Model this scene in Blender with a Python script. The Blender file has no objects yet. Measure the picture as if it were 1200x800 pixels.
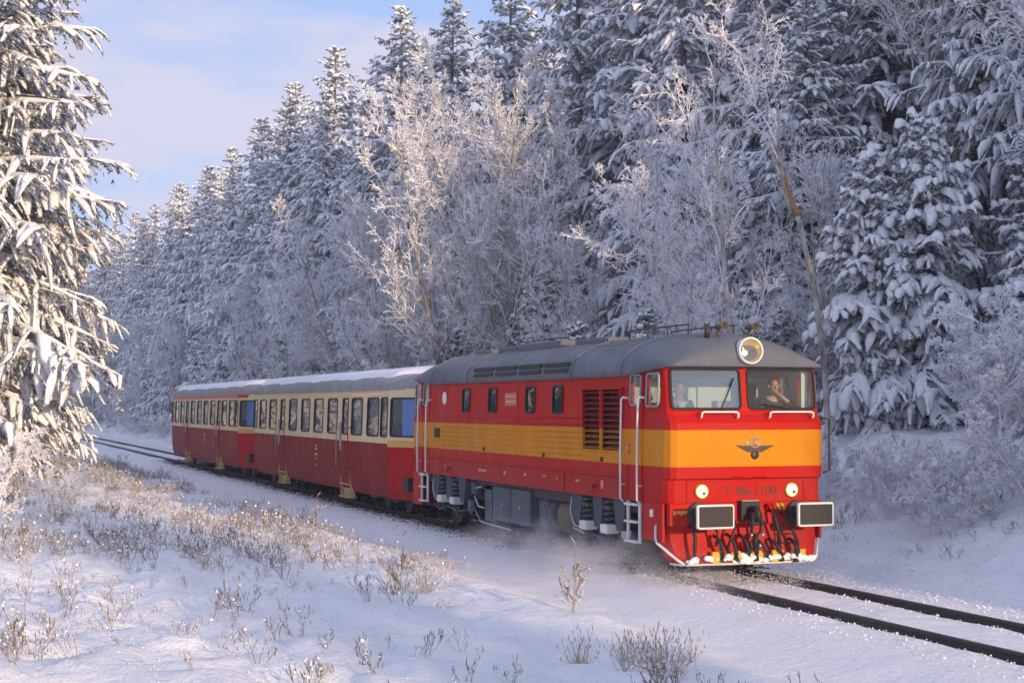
import bpy, bmesh, math, random
import numpy as np
from mathutils import Vector, Matrix

C = bpy.context.scene
COL = C.collection
R = math.radians

# ------------------------------------------------------------------ camera, world, sun, exposure
cam_d = bpy.data.cameras.new('camera')
cam = bpy.data.objects.new('camera', cam_d)
COL.objects.link(cam)
CAM = Vector((22.715, -12.122, 2.744))
YAW, PITCH = 2.798, 0.040
cam.location = CAM
cam.rotation_euler = (math.pi / 2 + PITCH, 0, YAW - math.pi / 2)
cam_d.lens = 56.27
cam_d.sensor_width = 36
cam_d.clip_start = 0.1
cam_d.clip_end = 6000
C.camera = cam

SUN_EL, SUN_AZ = R(9.0), R(11.0)          # azimuth measured from +X towards +Y
world = bpy.data.worlds.new('World')
C.world = world
world.use_nodes = True
wn, wl = world.node_tree.nodes, world.node_tree.links
wn.clear()
w_out = wn.new('ShaderNodeOutputWorld')
w_bg = wn.new('ShaderNodeBackground')
w_sky = wn.new('ShaderNodeTexSky')
w_sky.sky_type = 'NISHITA'
w_sky.sun_disc = False
w_sky.sun_elevation = SUN_EL
w_sky.sun_rotation = math.pi / 2 - SUN_AZ
w_sky.altitude = 500
w_sky.air_density = 1.0
w_sky.dust_density = 1.2
w_sky.ozone_density = 1.5
w_bg.inputs['Strength'].default_value = 0.15
# thin drifting cloud, the same everywhere in the sky
w_tc = wn.new('ShaderNodeTexCoord')
w_map = wn.new('ShaderNodeMapping')
w_map.inputs['Scale'].default_value = (2.6, 2.6, 9.0)
w_map.inputs['Location'].default_value = (0.35, 0.2, 0.15)
w_noise = wn.new('ShaderNodeTexNoise')
w_noise.inputs['Scale'].default_value = 1.6
w_noise.inputs['Detail'].default_value = 6
w_noise.inputs['Roughness'].default_value = 0.55
w_ramp = wn.new('ShaderNodeValToRGB')
w_ramp.color_ramp.elements[0].position = 0.42
w_ramp.color_ramp.elements[0].color = (0.05, 0.05, 0.05, 1)
w_ramp.color_ramp.elements[1].position = 0.58
w_ramp.color_ramp.elements[1].color = (0.85, 0.85, 0.85, 1)
w_mix = wn.new('ShaderNodeMix')
w_mix.data_type = 'RGBA'
w_mix.inputs['B'].default_value = (2.25, 2.15, 2.55, 1)
wl.new(w_tc.outputs['Generated'], w_map.inputs['Vector'])
wl.new(w_map.outputs['Vector'], w_noise.inputs['Vector'])
wl.new(w_noise.outputs['Fac'], w_ramp.inputs['Fac'])
wl.new(w_ramp.outputs['Color'], w_mix.inputs['Factor'])
w_veil = wn.new('ShaderNodeMix')           # even high veil that tempers the clear sky
w_veil.data_type = 'RGBA'
w_veil.inputs[0].default_value = 0.85
w_veil.inputs['B'].default_value = (1.08, 1.48, 2.65, 1)
wl.new(w_sky.outputs['Color'], w_veil.inputs['A'])
wl.new(w_veil.outputs['Result'], w_mix.inputs['A'])
wl.new(w_mix.outputs['Result'], w_bg.inputs['Color'])
wl.new(w_bg.outputs['Background'], w_out.inputs['Surface'])

sun_d = bpy.data.lights.new('sun', 'SUN')
sun_d.energy = 2.0
sun_d.angle = R(0.6)
sun_d.color = (1.0, 0.72, 0.45)
sun = bpy.data.objects.new('sun', sun_d)
COL.objects.link(sun)
S = Vector((math.cos(SUN_EL) * math.cos(SUN_AZ), math.cos(SUN_EL) * math.sin(SUN_AZ), math.sin(SUN_EL)))
sun.rotation_euler = S.to_track_quat('Z', 'Y').to_euler()
sun.location = (60, 0, 60)

C.view_settings.view_transform = 'Standard'
C.view_settings.look = 'None'
C.view_settings.gamma = 1.0
C.view_settings.exposure = 1.15
C.render.engine = 'CYCLES'
C.cycles.max_bounces = 8
C.cycles.volume_bounces = 3
C.cycles.transparent_max_bounces = 12
C.cycles.use_denoising = True

# ------------------------------------------------------------------ helpers: objects
def tag(o, label=None, cat=None, group=None, kind=None):
    if label: o['label'] = label
    if cat: o['category'] = cat
    if group: o['group'] = group
    if kind: o['kind'] = kind
    return o

def empty(name, loc=(0, 0, 0), rz=0, label=None, cat=None, group=None):
    o = bpy.data.objects.new(name, None)
    COL.objects.link(o)
    o.location = loc
    o.rotation_euler = (0, 0, rz)
    o.empty_display_size = 0.3
    return tag(o, label, cat, group)

def link(name, me, parent=None, loc=None):
    o = bpy.data.objects.new(name, me)
    COL.objects.link(o)
    if parent: o.parent = parent
    if loc is not None: o.location = loc
    return o

def copy_tree(o, parent=None):
    c = o.copy()
    COL.objects.link(c)
    c.parent = parent
    for ch in list(o.children):
        copy_tree(ch, c)
    return c

def np_mesh(name, V, F, mats, midx=None, smooth=False):
    """V (N,3), F (M,3|4) int -> mesh, fast"""
    me = bpy.data.meshes.new(name)
    V = np.asarray(V, dtype=np.float32)
    F = np.asarray(F, dtype=np.int32)
    me.vertices.add(len(V))
    me.vertices.foreach_set('co', V.ravel())
    k = F.shape[1]
    me.loops.add(F.size)
    me.loops.foreach_set('vertex_index', F.ravel())
    me.polygons.add(len(F))
    me.polygons.foreach_set('loop_start', np.arange(0, F.size, k, dtype=np.int32))
    for m in (mats if isinstance(mats, (list, tuple)) else [mats]):
        me.materials.append(m)
    if midx is not None:
        me.polygons.foreach_set('material_index', np.asarray(midx, dtype=np.int32))
    me.polygons.foreach_set('use_smooth', np.full(len(F), smooth))
    me.update(calc_edges=True)
    return me

class MB:
    """collects shapes, builds ONE mesh"""
    def __init__(s): s.v = []; s.f = []; s.m = []; s.sm = []
    def add(s, vs, fs, m=0, smooth=False):
        b = len(s.v)
        s.v += [tuple(v) for v in vs]
        for f in fs:
            s.f.append([i + b for i in f]); s.m.append(m); s.sm.append(smooth)
        return s
    def box(s, x0, x1, y0, y1, z0, z1, m=0):
        vs = [(x, y, z) for x in (x0, x1) for y in (y0, y1) for z in (z0, z1)]
        return s.add(vs, [(0, 1, 3, 2), (4, 6, 7, 5), (0, 4, 5, 1), (2, 3, 7, 6), (0, 2, 6, 4), (1, 5, 7, 3)], m)
    def bbox(s, x0, x1, y0, y1, z0, z1, b=0.01, m=0):
        """bevelled box"""
        bm = bmesh.new()
        bmesh.ops.create_cube(bm, size=1)
        bmesh.ops.scale(bm, vec=(x1 - x0, y1 - y0, z1 - z0), verts=bm.verts)
        bmesh.ops.bevel(bm, geom=bm.edges[:], offset=b, segments=2, affect='EDGES', profile=0.5)
        bmesh.ops.translate(bm, vec=((x0 + x1) / 2, (y0 + y1) / 2, (z0 + z1) / 2), verts=bm.verts)
        bm.verts.index_update()
        s.add([v.co[:] for v in bm.verts], [[v.index for v in f.verts] for f in bm.faces], m, False)
        bm.free(); return s
    def cyl(s, p0, p1, r0, r1=None, n=12, m=0, caps=True, smooth=True):
        if r1 is None: r1 = r0
        p0, p1 = Vector(p0), Vector(p1)
        d = (p1 - p0).normalized()
        a = d.orthogonal().normalized(); b = d.cross(a)
        vs = []
        for p, r in ((p0, r0), (p1, r1)):
            for i in range(n):
                t = 2 * math.pi * i / n
                vs.append(p + (a * math.cos(t) + b * math.sin(t)) * r)
        s.add(vs, [(i, (i + 1) % n, n + (i + 1) % n, n + i) for i in range(n)], m, smooth)
        if caps:
            s.add(vs[:n], [list(range(n))[::-1]], m); s.add(vs[n:], [list(range(n))], m)
        return s
    def tube(s, pts, r, n=8, m=0, closed=False, smooth=True):
        pts = [Vector(p) for p in pts]
        k = len(pts)
        rs = r if isinstance(r, (list, tuple)) else [r] * k
        ref = None; vs = []
        for i, p in enumerate(pts):
            q0 = pts[(i - 1) % k] if (closed or i > 0) else p
            q1 = pts[(i + 1) % k] if (closed or i < k - 1) else p
            d = (q1 - q0)
            d = d.normalized() if d.length > 1e-9 else Vector((0, 0, 1))
            if ref is None: ref = d.orthogonal().normalized()
            a = ref - d * ref.dot(d)
            a = a.normalized() if a.length > 1e-6 else d.orthogonal().normalized()
            ref = a; b = d.cross(a)
            for j in range(n):
                t = 2 * math.pi * j / n
                vs.append(p + (a * math.cos(t) + b * math.sin(t)) * rs[i])
        fs = []
        for i in range(k if closed else k - 1):
            i2 = (i + 1) % k
            for j in range(n):
                fs.append((i * n + j, i * n + (j + 1) % n, i2 * n + (j + 1) % n, i2 * n + j))
        s.add(vs, fs, m, smooth)
        if not closed:
            s.add(vs[:n], [list(range(n))[::-1]], m); s.add(vs[-n:], [list(range(n))], m)
        return s
    def ring(s, prof, axis_o, axis_d, n=24, m=0, smooth=True):
        """lathe: prof list of (r, h) round axis"""
        o, d = Vector(axis_o), Vector(axis_d).normalized()
        a = d.orthogonal().normalized(); b = d.cross(a)
        vs = []; k = len(prof)
        for (r, h) in prof:
            for i in range(n):
                t = 2 * math.pi * i / n
                vs.append(o + d * h + (a * math.cos(t) + b * math.sin(t)) * r)
        fs = []
        for q in range(k - 1):
            for i in range(n):
                fs.append((q * n + i, q * n + (i + 1) % n, (q + 1) * n + (i + 1) % n, (q + 1) * n + i))
        return s.add(vs, fs, m, smooth)
    def prism(s, poly, ax, c0, c1, m=0):
        """poly: 2D points; ax 'x','y','z' extrusion axis"""
        def P(a, b, c):
            return {'x': (c, a, b), 'y': (a, c, b), 'z': (a, b, c)}[ax]
        n = len(poly)
        vs = [P(a, b, c0) for a, b in poly] + [P(a, b, c1) for a, b in poly]
        fs = [(i, (i + 1) % n, n + (i + 1) % n, n + i) for i in range(n)] + [list(range(n))[::-1], list(range(n, 2 * n))]
        return s.add(vs, fs, m)
    def grid(s, P, m=0, smooth=True):
        """P[i][j] points"""
        a, b = len(P), len(P[0])
        vs = [p for row in P for p in row]
        fs = [(i * b + j, i * b + j + 1, (i + 1) * b + j + 1, (i + 1) * b + j) for i in range(a - 1) for j in range(b - 1)]
        return s.add(vs, fs, m, smooth)
    def mesh(s, name, mats):
        me = bpy.data.meshes.new(name)
        me.from_pydata(s.v, [], s.f)
        for m in (mats if isinstance(mats, (list, tuple)) else [mats]): me.materials.append(m)
        me.polygons.foreach_set('material_index', s.m)
        me.polygons.foreach_set('use_smooth', s.sm)
        bm = bmesh.new(); bm.from_mesh(me)
        bmesh.ops.remove_doubles(bm, verts=bm.verts, dist=1e-5)
        bmesh.ops.recalc_face_normals(bm, faces=bm.faces)
        bm.to_mesh(me); bm.free()
        me.update()
        return me
    def build(s, name, mats, parent=None, loc=None, label=None):
        o = link(name, s.mesh(name, mats), parent, loc)
        if label: o['label'] = label
        return o

def rrect(u0, u1, v0, v1, r, seg=4):
    """rounded rectangle outline as (u, v) list, counter-clockwise"""
    out = []
    for (cu, cv, a0) in ((u1 - r, v0 + r, -90), (u1 - r, v1 - r, 0), (u0 + r, v1 - r, 90), (u0 + r, v0 + r, 180)):
        for k in range(seg + 1):
            a = R(a0 + 90 * k / seg)
            out.append((cu + r * math.cos(a), cv + r * math.sin(a)))
    return out

# ------------------------------------------------------------------ helpers: materials
def mat(name, base=(0.5, 0.5, 0.5), rough=0.5, metal=0.0, spec=0.5, coat=0.0):
    m = bpy.data.materials.new(name)
    m.use_nodes = True
    b = m.node_tree.nodes['Principled BSDF']
    b.inputs['Base Color'].default_value = (*base, 1)
    b.inputs['Roughness'].default_value = rough
    b.inputs['Metallic'].default_value = metal
    b.inputs['Specular IOR Level'].default_value = spec
    b.inputs['Coat Weight'].default_value = coat
    b.inputs['Coat Roughness'].default_value = 0.12
    return m

def nd(m, t, **kw):
    n = m.node_tree.nodes.new(t)
    for k, v in kw.items():
        if k in n.inputs: n.inputs[k].default_value = v
        else: setattr(n, k, v)
    return n
def ln(m, a, b): m.node_tree.links.new(a, b)
def bsdf(m): return m.node_tree.nodes['Principled BSDF']

def mixc(m, fac, a, b, blend='MIX'):
    n = nd(m, 'ShaderNodeMix', data_type='RGBA', blend_type=blend)
    for sock, v in (('Factor', fac), ('A', a), ('B', b)):
        if hasattr(v, 'links') or isinstance(v, bpy.types.NodeSocket): ln(m, v, n.inputs[sock])
        elif sock == 'Factor': n.inputs[0].default_value = v
        else: n.inputs[sock].default_value = (*v, 1)
    return n.outputs['Result']

def ramp(m, src, stops, interp='LINEAR'):
    n = nd(m, 'ShaderNodeValToRGB')
    cr = n.color_ramp
    cr.interpolation = interp
    while len(cr.elements) < len(stops): cr.elements.new(0.5)
    for e, (p, c) in zip(cr.elements, stops):
        e.position = p
        e.color = (*c, 1) if not isinstance(c, (int, float)) else (c, c, c, 1)
    ln(m, src, n.inputs['Fac'])
    return n.outputs['Color']

def noise(m, scale, detail=4, rough=0.55, coord='Object', vec=None, stretch=None):
    n = nd(m, 'ShaderNodeTexNoise', Scale=scale, Detail=detail, Roughness=rough)
    if vec is None:
        tc = nd(m, 'ShaderNodeTexCoord')
        vec = tc.outputs[coord]
    if stretch:
        mp = nd(m, 'ShaderNodeMapping'); mp.inputs['Scale'].default_value = stretch
        ln(m, vec, mp.inputs['Vector']); vec = mp.outputs['Vector']
    ln(m, vec, n.inputs['Vector'])
    return n.outputs['Fac']

def bump(m, h, strength=0.3, dist=0.02, normal=None):
    b = nd(m, 'ShaderNodeBump', Strength=strength, Distance=dist)
    ln(m, h, b.inputs['Height'])
    if normal is not None: ln(m, normal, b.inputs['Normal'])
    ln(m, b.outputs['Normal'], bsdf(m).inputs['Normal'])
    return b.outputs['Normal']

def position(m):
    return nd(m, 'ShaderNodeNewGeometry').outputs['Position']

M = {}
# ground snow
m = M['snow_ground'] = mat('snow_ground', (0.84, 0.86, 0.89), 0.65, spec=0.25)
p_ = position(m)
n1 = noise(m, 1.3, 8, 0.62, vec=p_)
ln(m, ramp(m, n1, [(0.25, (0.89, 0.90, 0.93)), (0.7, (0.95, 0.955, 0.965))]), bsdf(m).inputs['Base Color'])
n2 = noise(m, 9.0, 6, 0.65, vec=p_)
nn = bump(m, n1, 0.5, 0.25)
bump(m, n2, 0.8, 0.08, nn)
# snow lying on branches, roofs, weeds
m = M['snow'] = mat('snow', (0.86, 0.87, 0.90), 0.7, spec=0.2)
n1 = noise(m, 14, 4, 0.6, vec=position(m))
ln(m, ramp(m, n1, [(0.3, (0.88, 0.89, 0.92)), (0.65, (0.95, 0.955, 0.965))]), bsdf(m).inputs['Base Color'])
bump(m, n1, 0.5, 0.05)
# spruce needles, rimed
m = M['needles'] = mat('needles', (0.04, 0.055, 0.03), 0.75, spec=0.2)
p_ = position(m)
n1 = noise(m, 3.0, 5, 0.65, vec=p_)
n2 = noise(m, 22.0, 3, 0.6, vec=p_)
cg = ramp(m, n1, [(0.3, (0.022, 0.030, 0.020)), (0.6, (0.055, 0.065, 0.034)), (0.75, (0.10, 0.085, 0.045))])
ln(m, mixc(m, ramp(m, n2, [(0.42, 0.0), (0.60, 0.88)]), cg, (0.62, 0.64, 0.68)), bsdf(m).inputs['Base Color'])
# bark with snow on the windward side and upper faces
def bark_mat(name, c0, c1, snow_lo, snow_hi, frost):
    m = mat(name, c0, 0.85, spec=0.15)
    g = nd(m, 'ShaderNodeNewGeometry')
    n1 = noise(m, 6.0, 6, 0.7, vec=g.outputs['Position'], stretch=(1, 1, 0.35))
    n3 = noise(m, 2.0, 4, 0.6, vec=g.outputs['Position'])
    cb = ramp(m, n1, [(0.35, c0), (0.65, c1)])
    sp = nd(m, 'ShaderNodeSeparateXYZ'); ln(m, g.outputs['Normal'], sp.inputs[0])
    a = nd(m, 'ShaderNodeMath', operation='MULTIPLY_ADD'); ln(m, n1, a.inputs[0]); a.inputs[1].default_value = 0.9
    ln(m, sp.outputs['Z'], a.inputs[2])
    up = ramp(m, a.outputs[0], [(snow_lo, 0.0), (snow_hi, 1.0)])
    f2 = ramp(m, n3, [(0.5 - frost * 0.35, 0.0), (0.62, frost)])
    mx = nd(m, 'ShaderNodeMath', operation='MAXIMUM'); ln(m, up, mx.inputs[0]); ln(m, f2, mx.inputs[1])
    ln(m, mixc(m, mx.outputs[0], cb, (0.91, 0.92, 0.94)), bsdf(m).inputs['Base Color'])
    bump(m, n1, 0.6, 0.04)
    return m
M['bark_spruce'] = bark_mat('bark_spruce', (0.045, 0.036, 0.030), (0.13, 0.105, 0.085), 0.75, 1.0, 0.25)
M['bark_birch'] = bark_mat('bark_birch', (0.12, 0.095, 0.065), (0.42, 0.38, 0.30), 0.60, 0.9, 0.35)
M['bark_pale'] = bark_mat('bark_pale', (0.20, 0.18, 0.15), (0.50, 0.47, 0.42), 0.55, 0.8, 0.45)
M['frost_twig'] = bark_mat('frost_twig', (0.34, 0.27, 0.23), (0.56, 0.48, 0.44), 0.05, 0.45, 0.85)
M['broken_wood'] = mat('broken_wood', (0.30, 0.18, 0.10), 0.8)
M['weed'] = bark_mat('weed', (0.10, 0.065, 0.040), (0.26, 0.19, 0.12), 0.7, 1.0, 0.25)
M['dry_grass'] = bark_mat('dry_grass', (0.30, 0.22, 0.12), (0.50, 0.40, 0.25), 0.8, 1.1, 0.2)

# ------------------------------------------------------------------ numpy noise + terrain
def _hash(ix, iy, seed):
    h = (ix.astype(np.int64) * 374761393 + iy.astype(np.int64) * 668265263 + seed * 982451653) & 0x7fffffff
    h = ((h ^ (h >> 13)) * 1274126177) & 0x7fffffff
    h = h ^ (h >> 16)
    return (h & 0xffff) / 65535.0
def vnoise(x, y, seed=0):
    x = np.asarray(x, float); y = np.asarray(y, float)
    ix, iy = np.floor(x), np.floor(y)
    fx, fy = x - ix, y - iy
    fx = fx * fx * fx * (fx * (fx * 6 - 15) + 10); fy = fy * fy * fy * (fy * (fy * 6 - 15) + 10)
    a, b = _hash(ix, iy, seed), _hash(ix + 1, iy, seed)
    c, d = _hash(ix, iy + 1, seed), _hash(ix + 1, iy + 1, seed)
    return (a + (b - a) * fx) * (1 - fy) + (c + (d - c) * fx) * fy
def fbm(x, y, seed=0, oct=4):
    s = 0; a = 0.5; f = 1
    for i in range(oct):
        s = s + a * (vnoise(x * f + 17.3 * i, y * f - 9.1 * i, seed + i) - 0.5); a *= 0.5; f *= 2.03
    return s
def sst(a, b, x):
    t = np.clip((x - a) / (b - a), 0, 1); return t * t * (3 - 2 * t)

def ground(x, y):
    x = np.asarray(x, float); y = np.asarray(y, float)
    n = -y
    left = -0.085 - 0.16 * sst(1.7, 3.0, n) + 0.12 * sst(3.6, 4.6, n) + 0.40 * sst(4.5, 10.0, n) + 0.35 * sst(10.0, 16.0, n) \
        + 0.02 * np.clip(n - 16, 0, 200)
    right = -0.085 - 0.10 * sst(1.7, 2.8, y) + 0.36 * np.clip(y - 4.0, 0, 6.0) + 0.10 * np.clip(y - 10.0, 0, 60) + 0.04 * np.clip(y - 70, 0, 400)
    z = np.where(y < 0, left, right)
    # snow thrown up beside the rails
    z = z + 0.42 * np.exp(-((y - 3.6 + 0.9 * fbm(x * 0.3, x * 0 + 3, 5)) / 0.55) ** 2) * (0.6 + 1.8 * fbm(x * 0.9, y * 0.8, 7))
    z = z + 0.20 * np.exp(-((y + 3.9 + 0.8 * fbm(x * 0.25, x * 0 + 9, 6)) / 0.5) ** 2) * (0.6 + 1.6 * fbm(x * 0.6, y * 0.4, 8))
    off = sst(1.5, 4.2, np.abs(y))
    rough = sst(4.0, 5.2, n) + 1.15 * sst(3.0, 4.4, y)
    z = z + off * 0.40 * fbm(x * 0.16, y * 0.16, 11)
    b1 = fbm(x * 0.9, y * 0.9, 21)
    b2 = fbm(x * 2.6, y * 2.6, 31, 3)
    # tussocks buried under snow: rounded tops
    tus = np.clip(vnoise(x * 1.15, y * 1.35, 44) - 0.52, 0, 1) * sst(0.35, 0.65, vnoise(x * 0.14 + 4, y * 0.2, 51))
    z = z + rough * (0.22 * b1 + 0.22 * b2 + 0.26 * tus + 0.10 * fbm(x * 6.5, y * 6.5, 71, 2))
    # small clods in the wind-blown strip and the bed
    z = z + (1 - rough.clip(0, 1)) * off * 0.10 * b2
    bed = 1 - sst(1.2, 1.7, np.abs(y))
    z = z + bed * 0.06 * b2 + bed * 0.04 * b1
    # clear the rails themselves
    z = z - 0.07 * np.exp(-((np.abs(y) - 0.75) / 0.09) ** 2)
    return z
def gz(x, y): return float(ground(np.array([x]), np.array([y]))[0])

def axis(lo, a, b, hi, d, g):
    mid = np.arange(a, b + 1e-6, d)
    up = []; v = b; s = d
    while v < hi: s *= g; v += s; up.append(v)
    dn = []; v = a; s = d
    while v > lo: s *= g; v -= s; dn.append(v)
    return np.array(dn[::-1] + list(mid) + up)
gx = axis(-1800, -30, 17, 600, 0.165, 1.065)
gy = axis(-1200, -13.0, 8.0, 1500, 0.115, 1.07)
X, Y = np.meshgrid(gx, gy, indexing='ij')
Z = ground(X, Y)
V = np.stack([X, Y, Z], -1).reshape(-1, 3)
ny = len(gy)
i, j = np.meshgrid(np.arange(len(gx) - 1), np.arange(ny - 1), indexing='ij')
a = (i * ny + j).ravel()
F = np.stack([a, a + ny, a + ny + 1, a + 1], -1)
g = link('ground', np_mesh('ground', V, F, M['snow_ground'], smooth=True))
tag(g, kind='structure', label='snow covered ground sloping up from the railway line to the forest')

# ------------------------------------------------------------------ vegetation generators
def tubes(P, Rr, n):
    """P (N,K,3) polylines, Rr (N,K) radii -> verts, quads"""
    N, K, _ = P.shape
    T = np.gradient(P, axis=1)
    T /= np.linalg.norm(T, axis=2, keepdims=True) + 1e-9
    ref = np.where(np.abs(T[..., 2:3]) > 0.9, np.array([1.0, 0, 0]), np.array([0, 0, 1.0]))
    A = np.cross(T, ref); A /= np.linalg.norm(A, axis=2, keepdims=True) + 1e-9
    B = np.cross(T, A)
    th = np.arange(n) * 2 * np.pi / n
    V = P[:, :, None, :] + (A[:, :, None, :] * np.cos(th)[:, None] + B[:, :, None, :] * np.sin(th)[:, None]) * Rr[:, :, None, None]
    idx = np.arange(N * K * n).reshape(N, K, n)
    a = idx[:, :-1, :]; b = np.roll(a, -1, axis=2); d = idx[:, 1:, :]; c = np.roll(d, -1, axis=2)
    return V.reshape(-1, 3), np.stack([a, b, c, d], -1).reshape(-1, 4)

class Acc:
    def __init__(s): s.V = []; s.F = []; s.n = 0
    def add(s, V, F):
        s.V.append(V); s.F.append(F + s.n); s.n += len(V)
    def mesh(s, name, m, smooth=False):
        return np_mesh(name, np.concatenate(s.V), np.concatenate(s.F), m, smooth=smooth)

def unit(v): return v / (np.linalg.norm(v, axis=-1, keepdims=True) + 1e-9)

def spruce(seed, H, Rad, dens=1.0, wid=1.0, snow_p=0.8, bare=0.06, droop=0.35, hang=0.55, pad=1.0, tw=7.0, nq=9):
    """returns trunk, needles, snow meshes"""
    rg = np.random.default_rng(seed)
    # trunk
    K = 14
    t = np.linspace(0, 1, K)
    wob = np.stack([0.06 * np.sin(t * 7 + seed), 0.06 * np.cos(t * 5 + seed * 2), t * 0], -1) * (H / 20)
    tp = np.stack([t * 0, t * 0, t * H - 0.3], -1) + wob
    r0 = 0.011 * H + 0.05
    tr = r0 * (1 - t) ** 0.85 + 0.012
    Vt, Ft = tubes(tp[None], tr[None], 9)
    # branches
    step = 0.36 / dens * (H / 20) ** 0.35
    hs = []; z = bare * H
    while z < H * 0.985:
        hs.append(z); z += step * rg.uniform(0.65, 1.4) * (1.0 - 0.12 * z / H)
    bz, baz, bl = [], [], []
    for z in hs:
        f = z / H
        nb = rg.integers(4, 7)
        a0 = rg.uniform(0, 6.28)
        for k in range(nb):
            L = Rad * (1 - math.exp(-(1 - f) / 0.30)) / 0.964 * rg.uniform(0.42, 1.12) * (0.62 + 0.38 * min(1, f / 0.18)) + 0.05
            bz.append(z + rg.uniform(-0.5, 0.5) * step); baz.append(a0 + k * 6.283 / nb + rg.uniform(-0.35, 0.35)); bl.append(L)
    bz, baz, bl = map(np.array, (bz, baz, bl))
    N = len(bz)
    f = bz / H
    pitch = 0.42 * f ** 2.2 - 0.10 * (1 - f) + rg.normal(0, 0.10, N)
    dr = droop * (1 - 0.75 * f) + rg.normal(0, 0.05, N)
    KB = 6
    s = np.linspace(0, 1, KB)
    hx = np.stack([np.cos(baz), np.sin(baz), baz * 0], -1)
    rr = s[None] * bl[:, None]
    zz = bz[:, None] + rr * np.tan(pitch)[:, None] - dr[:, None] * rr * (s[None] ** 1.0) * 0.9 + 0.16 * bl[:, None] * np.clip(s[None] - 0.7, 0, 1)
    P = hx[:, None, :] * rr[..., None] + np.stack([0 * zz, 0 * zz, zz], -1)
    P[:, :, :2] += np.interp(bz, tp[:, 2] + 0.3, tp[:, 0])[:, None, None] * np.array([1, 0]) + np.interp(bz, tp[:, 2] + 0.3, tp[:, 1])[:, None, None] * np.array([0, 1])
    Vb, Fb = tubes(P, (0.010 + 0.012 * bl[:, None]) * (1.05 - s[None] * 0.85), 4)
    acc_t = Acc(); acc_t.add(Vt, Ft); acc_t.add(Vb, Fb)
    # twigs along the branches
    nt = np.maximum(5, (bl * tw * dens).astype(int))
    bi = np.repeat(np.arange(N), nt)
    T = len(bi)
    u = np.concatenate([np.linspace(0.16, 1.0, n) for n in nt]) + rg.normal(0, 0.015, T)
    u = np.clip(u, 0.1, 1)
    side = np.where(np.concatenate([np.arange(n) % 2 for n in nt]) == 0, 1.0, -1.0)
    tip = u > 0.985
    ui = u * (KB - 1); i0 = np.minimum(ui.astype(int), KB - 2); fr = (ui - i0)[:, None]
    base = P[bi, i0] * (1 - fr) + P[bi, i0 + 1] * fr
    tang = unit(P[bi, i0 + 1] - P[bi, i0])
    sid = unit(np.cross(tang, np.array([0, 0, 1.0])))
    ang = np.where(tip, 0.0, rg.uniform(0.45, 1.30, T))
    d = unit(rg.normal(0, 0.16, (T, 3)) + tang * np.cos(ang)[:, None] + sid * (np.sin(ang) * side)[:, None] + np.array([0, 0, -0.10]))
    tl = (0.17 * np.minimum(1, bl[bi] / 0.7) + 0.33 * bl[bi] * (1.0 - 0.72 * u)) * rg.uniform(0.45, 1.35, T)
    tl = np.minimum(tl, 0.95)
    hangv = hang * rg.uniform(0.2, 1.6, T) * (1 - 0.6 * f[bi])
    KT = 4
    q = np.linspace(0, 1, KT)
    TP = base[:, None, :] + d[:, None, :] * (q[None, :, None] * tl[:, None, None])
    TP[:, :, 2] -= hangv[:, None] * tl[:, None] * q[None] ** 1.6
    TT = unit(np.gradient(TP, axis=1))
    SD = unit(np.cross(TT, np.array([0, 0, 1.0]) + 1e-3))
    UP = np.cross(SD, TT)
    w = (0.065 + 0.055 * np.minimum(tl, 1.0)) * wid * rg.uniform(0.75, 1.25, T)
    prof = np.array([0.75, 1.0, 0.9, 0.25])
    # needle fringes: spiky quads both sides plus hanging
    acc_n = Acc()
    qa = rg.uniform(0.0, 1.0, (T, nq))
    qi = qa * (KT - 1); j0 = np.minimum(qi.astype(int), KT - 2); jf = (qi - j0)[..., None]
    ar = np.arange(T)[:, None]
    bp = TP[ar, j0] * (1 - jf) + TP[ar, j0 + 1] * jf
    bt = TT[ar, j0]
    bs = SD[ar, j0]
    th = rg.uniform(-0.35, math.pi + 0.35, (T, nq))
    out = bs * np.cos(th)[..., None] + np.array([0, 0, -1.0]) * np.sin(th)[..., None] * 0.8 + bt * rg.uniform(0.3, 1.0, (T, nq))[..., None]
    out = unit(out)
    ln_ = (w[:, None] * rg.uniform(1.1, 2.1, (T, nq)))[..., None]
    hw = (0.030 + 0.25 * w)[:, None, None] * rg.uniform(0.7, 1.2, (T, nq, 1))
    v0 = bp - bt * hw; v1 = bp + bt * hw
    v2 = bp + out * ln_ + bt * hw * 0.45; v3 = bp + out * ln_ - bt * hw * 0.45
    Vn = np.stack([v0, v1, v2, v3], 2).reshape(-1, 3)
    Fn = np.arange(T * nq * 4).reshape(-1, 4)
    acc_n.add(Vn, Fn)
    # snow lying on the twigs
    keepb = rg.uniform(0, 1, N) < (snow_p + 0.12)
    keep = keepb[bi] & (rg.uniform(0, 1, T) < snow_p * 0.93)
    k = np.where(keep)[0]
    m = len(k)
    ph = np.linspace(0, 2 * np.pi, 6, endpoint=False)
    ca, sa = np.cos(ph), np.sin(ph)
    vs_ = np.where(sa > 0, sa * 0.85, sa * 0.22)
    rad = (w[k] * rg.uniform(0.55, 1.45, m) * pad)[:, None] * np.array([0.55, 1.0, 1.05, 0.45])[None] * rg.uniform(0.35, 1.45, (m, KT))
    lift = 0.35 * rad
    ctr = TP[k] + UP[k] * lift[..., None]
    VS = ctr[:, :, None, :] + SD[k][:, :, None, :] * (ca[None, None, :] * rad[:, :, None])[..., None] + UP[k][:, :, None, :] * (vs_[None, None, :] * rad[:, :, None])[..., None]
    VS += rg.normal(0, 0.016, VS.shape)
    idx = np.arange(m * KT * 6).reshape(m, KT, 6)
    a = idx[:, :-1]; b = np.roll(a, -1, 2); dd = idx[:, 1:]; c = np.roll(dd, -1, 2)
    FS = np.stack([a, b, c, dd], -1).reshape(-1, 4)
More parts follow.
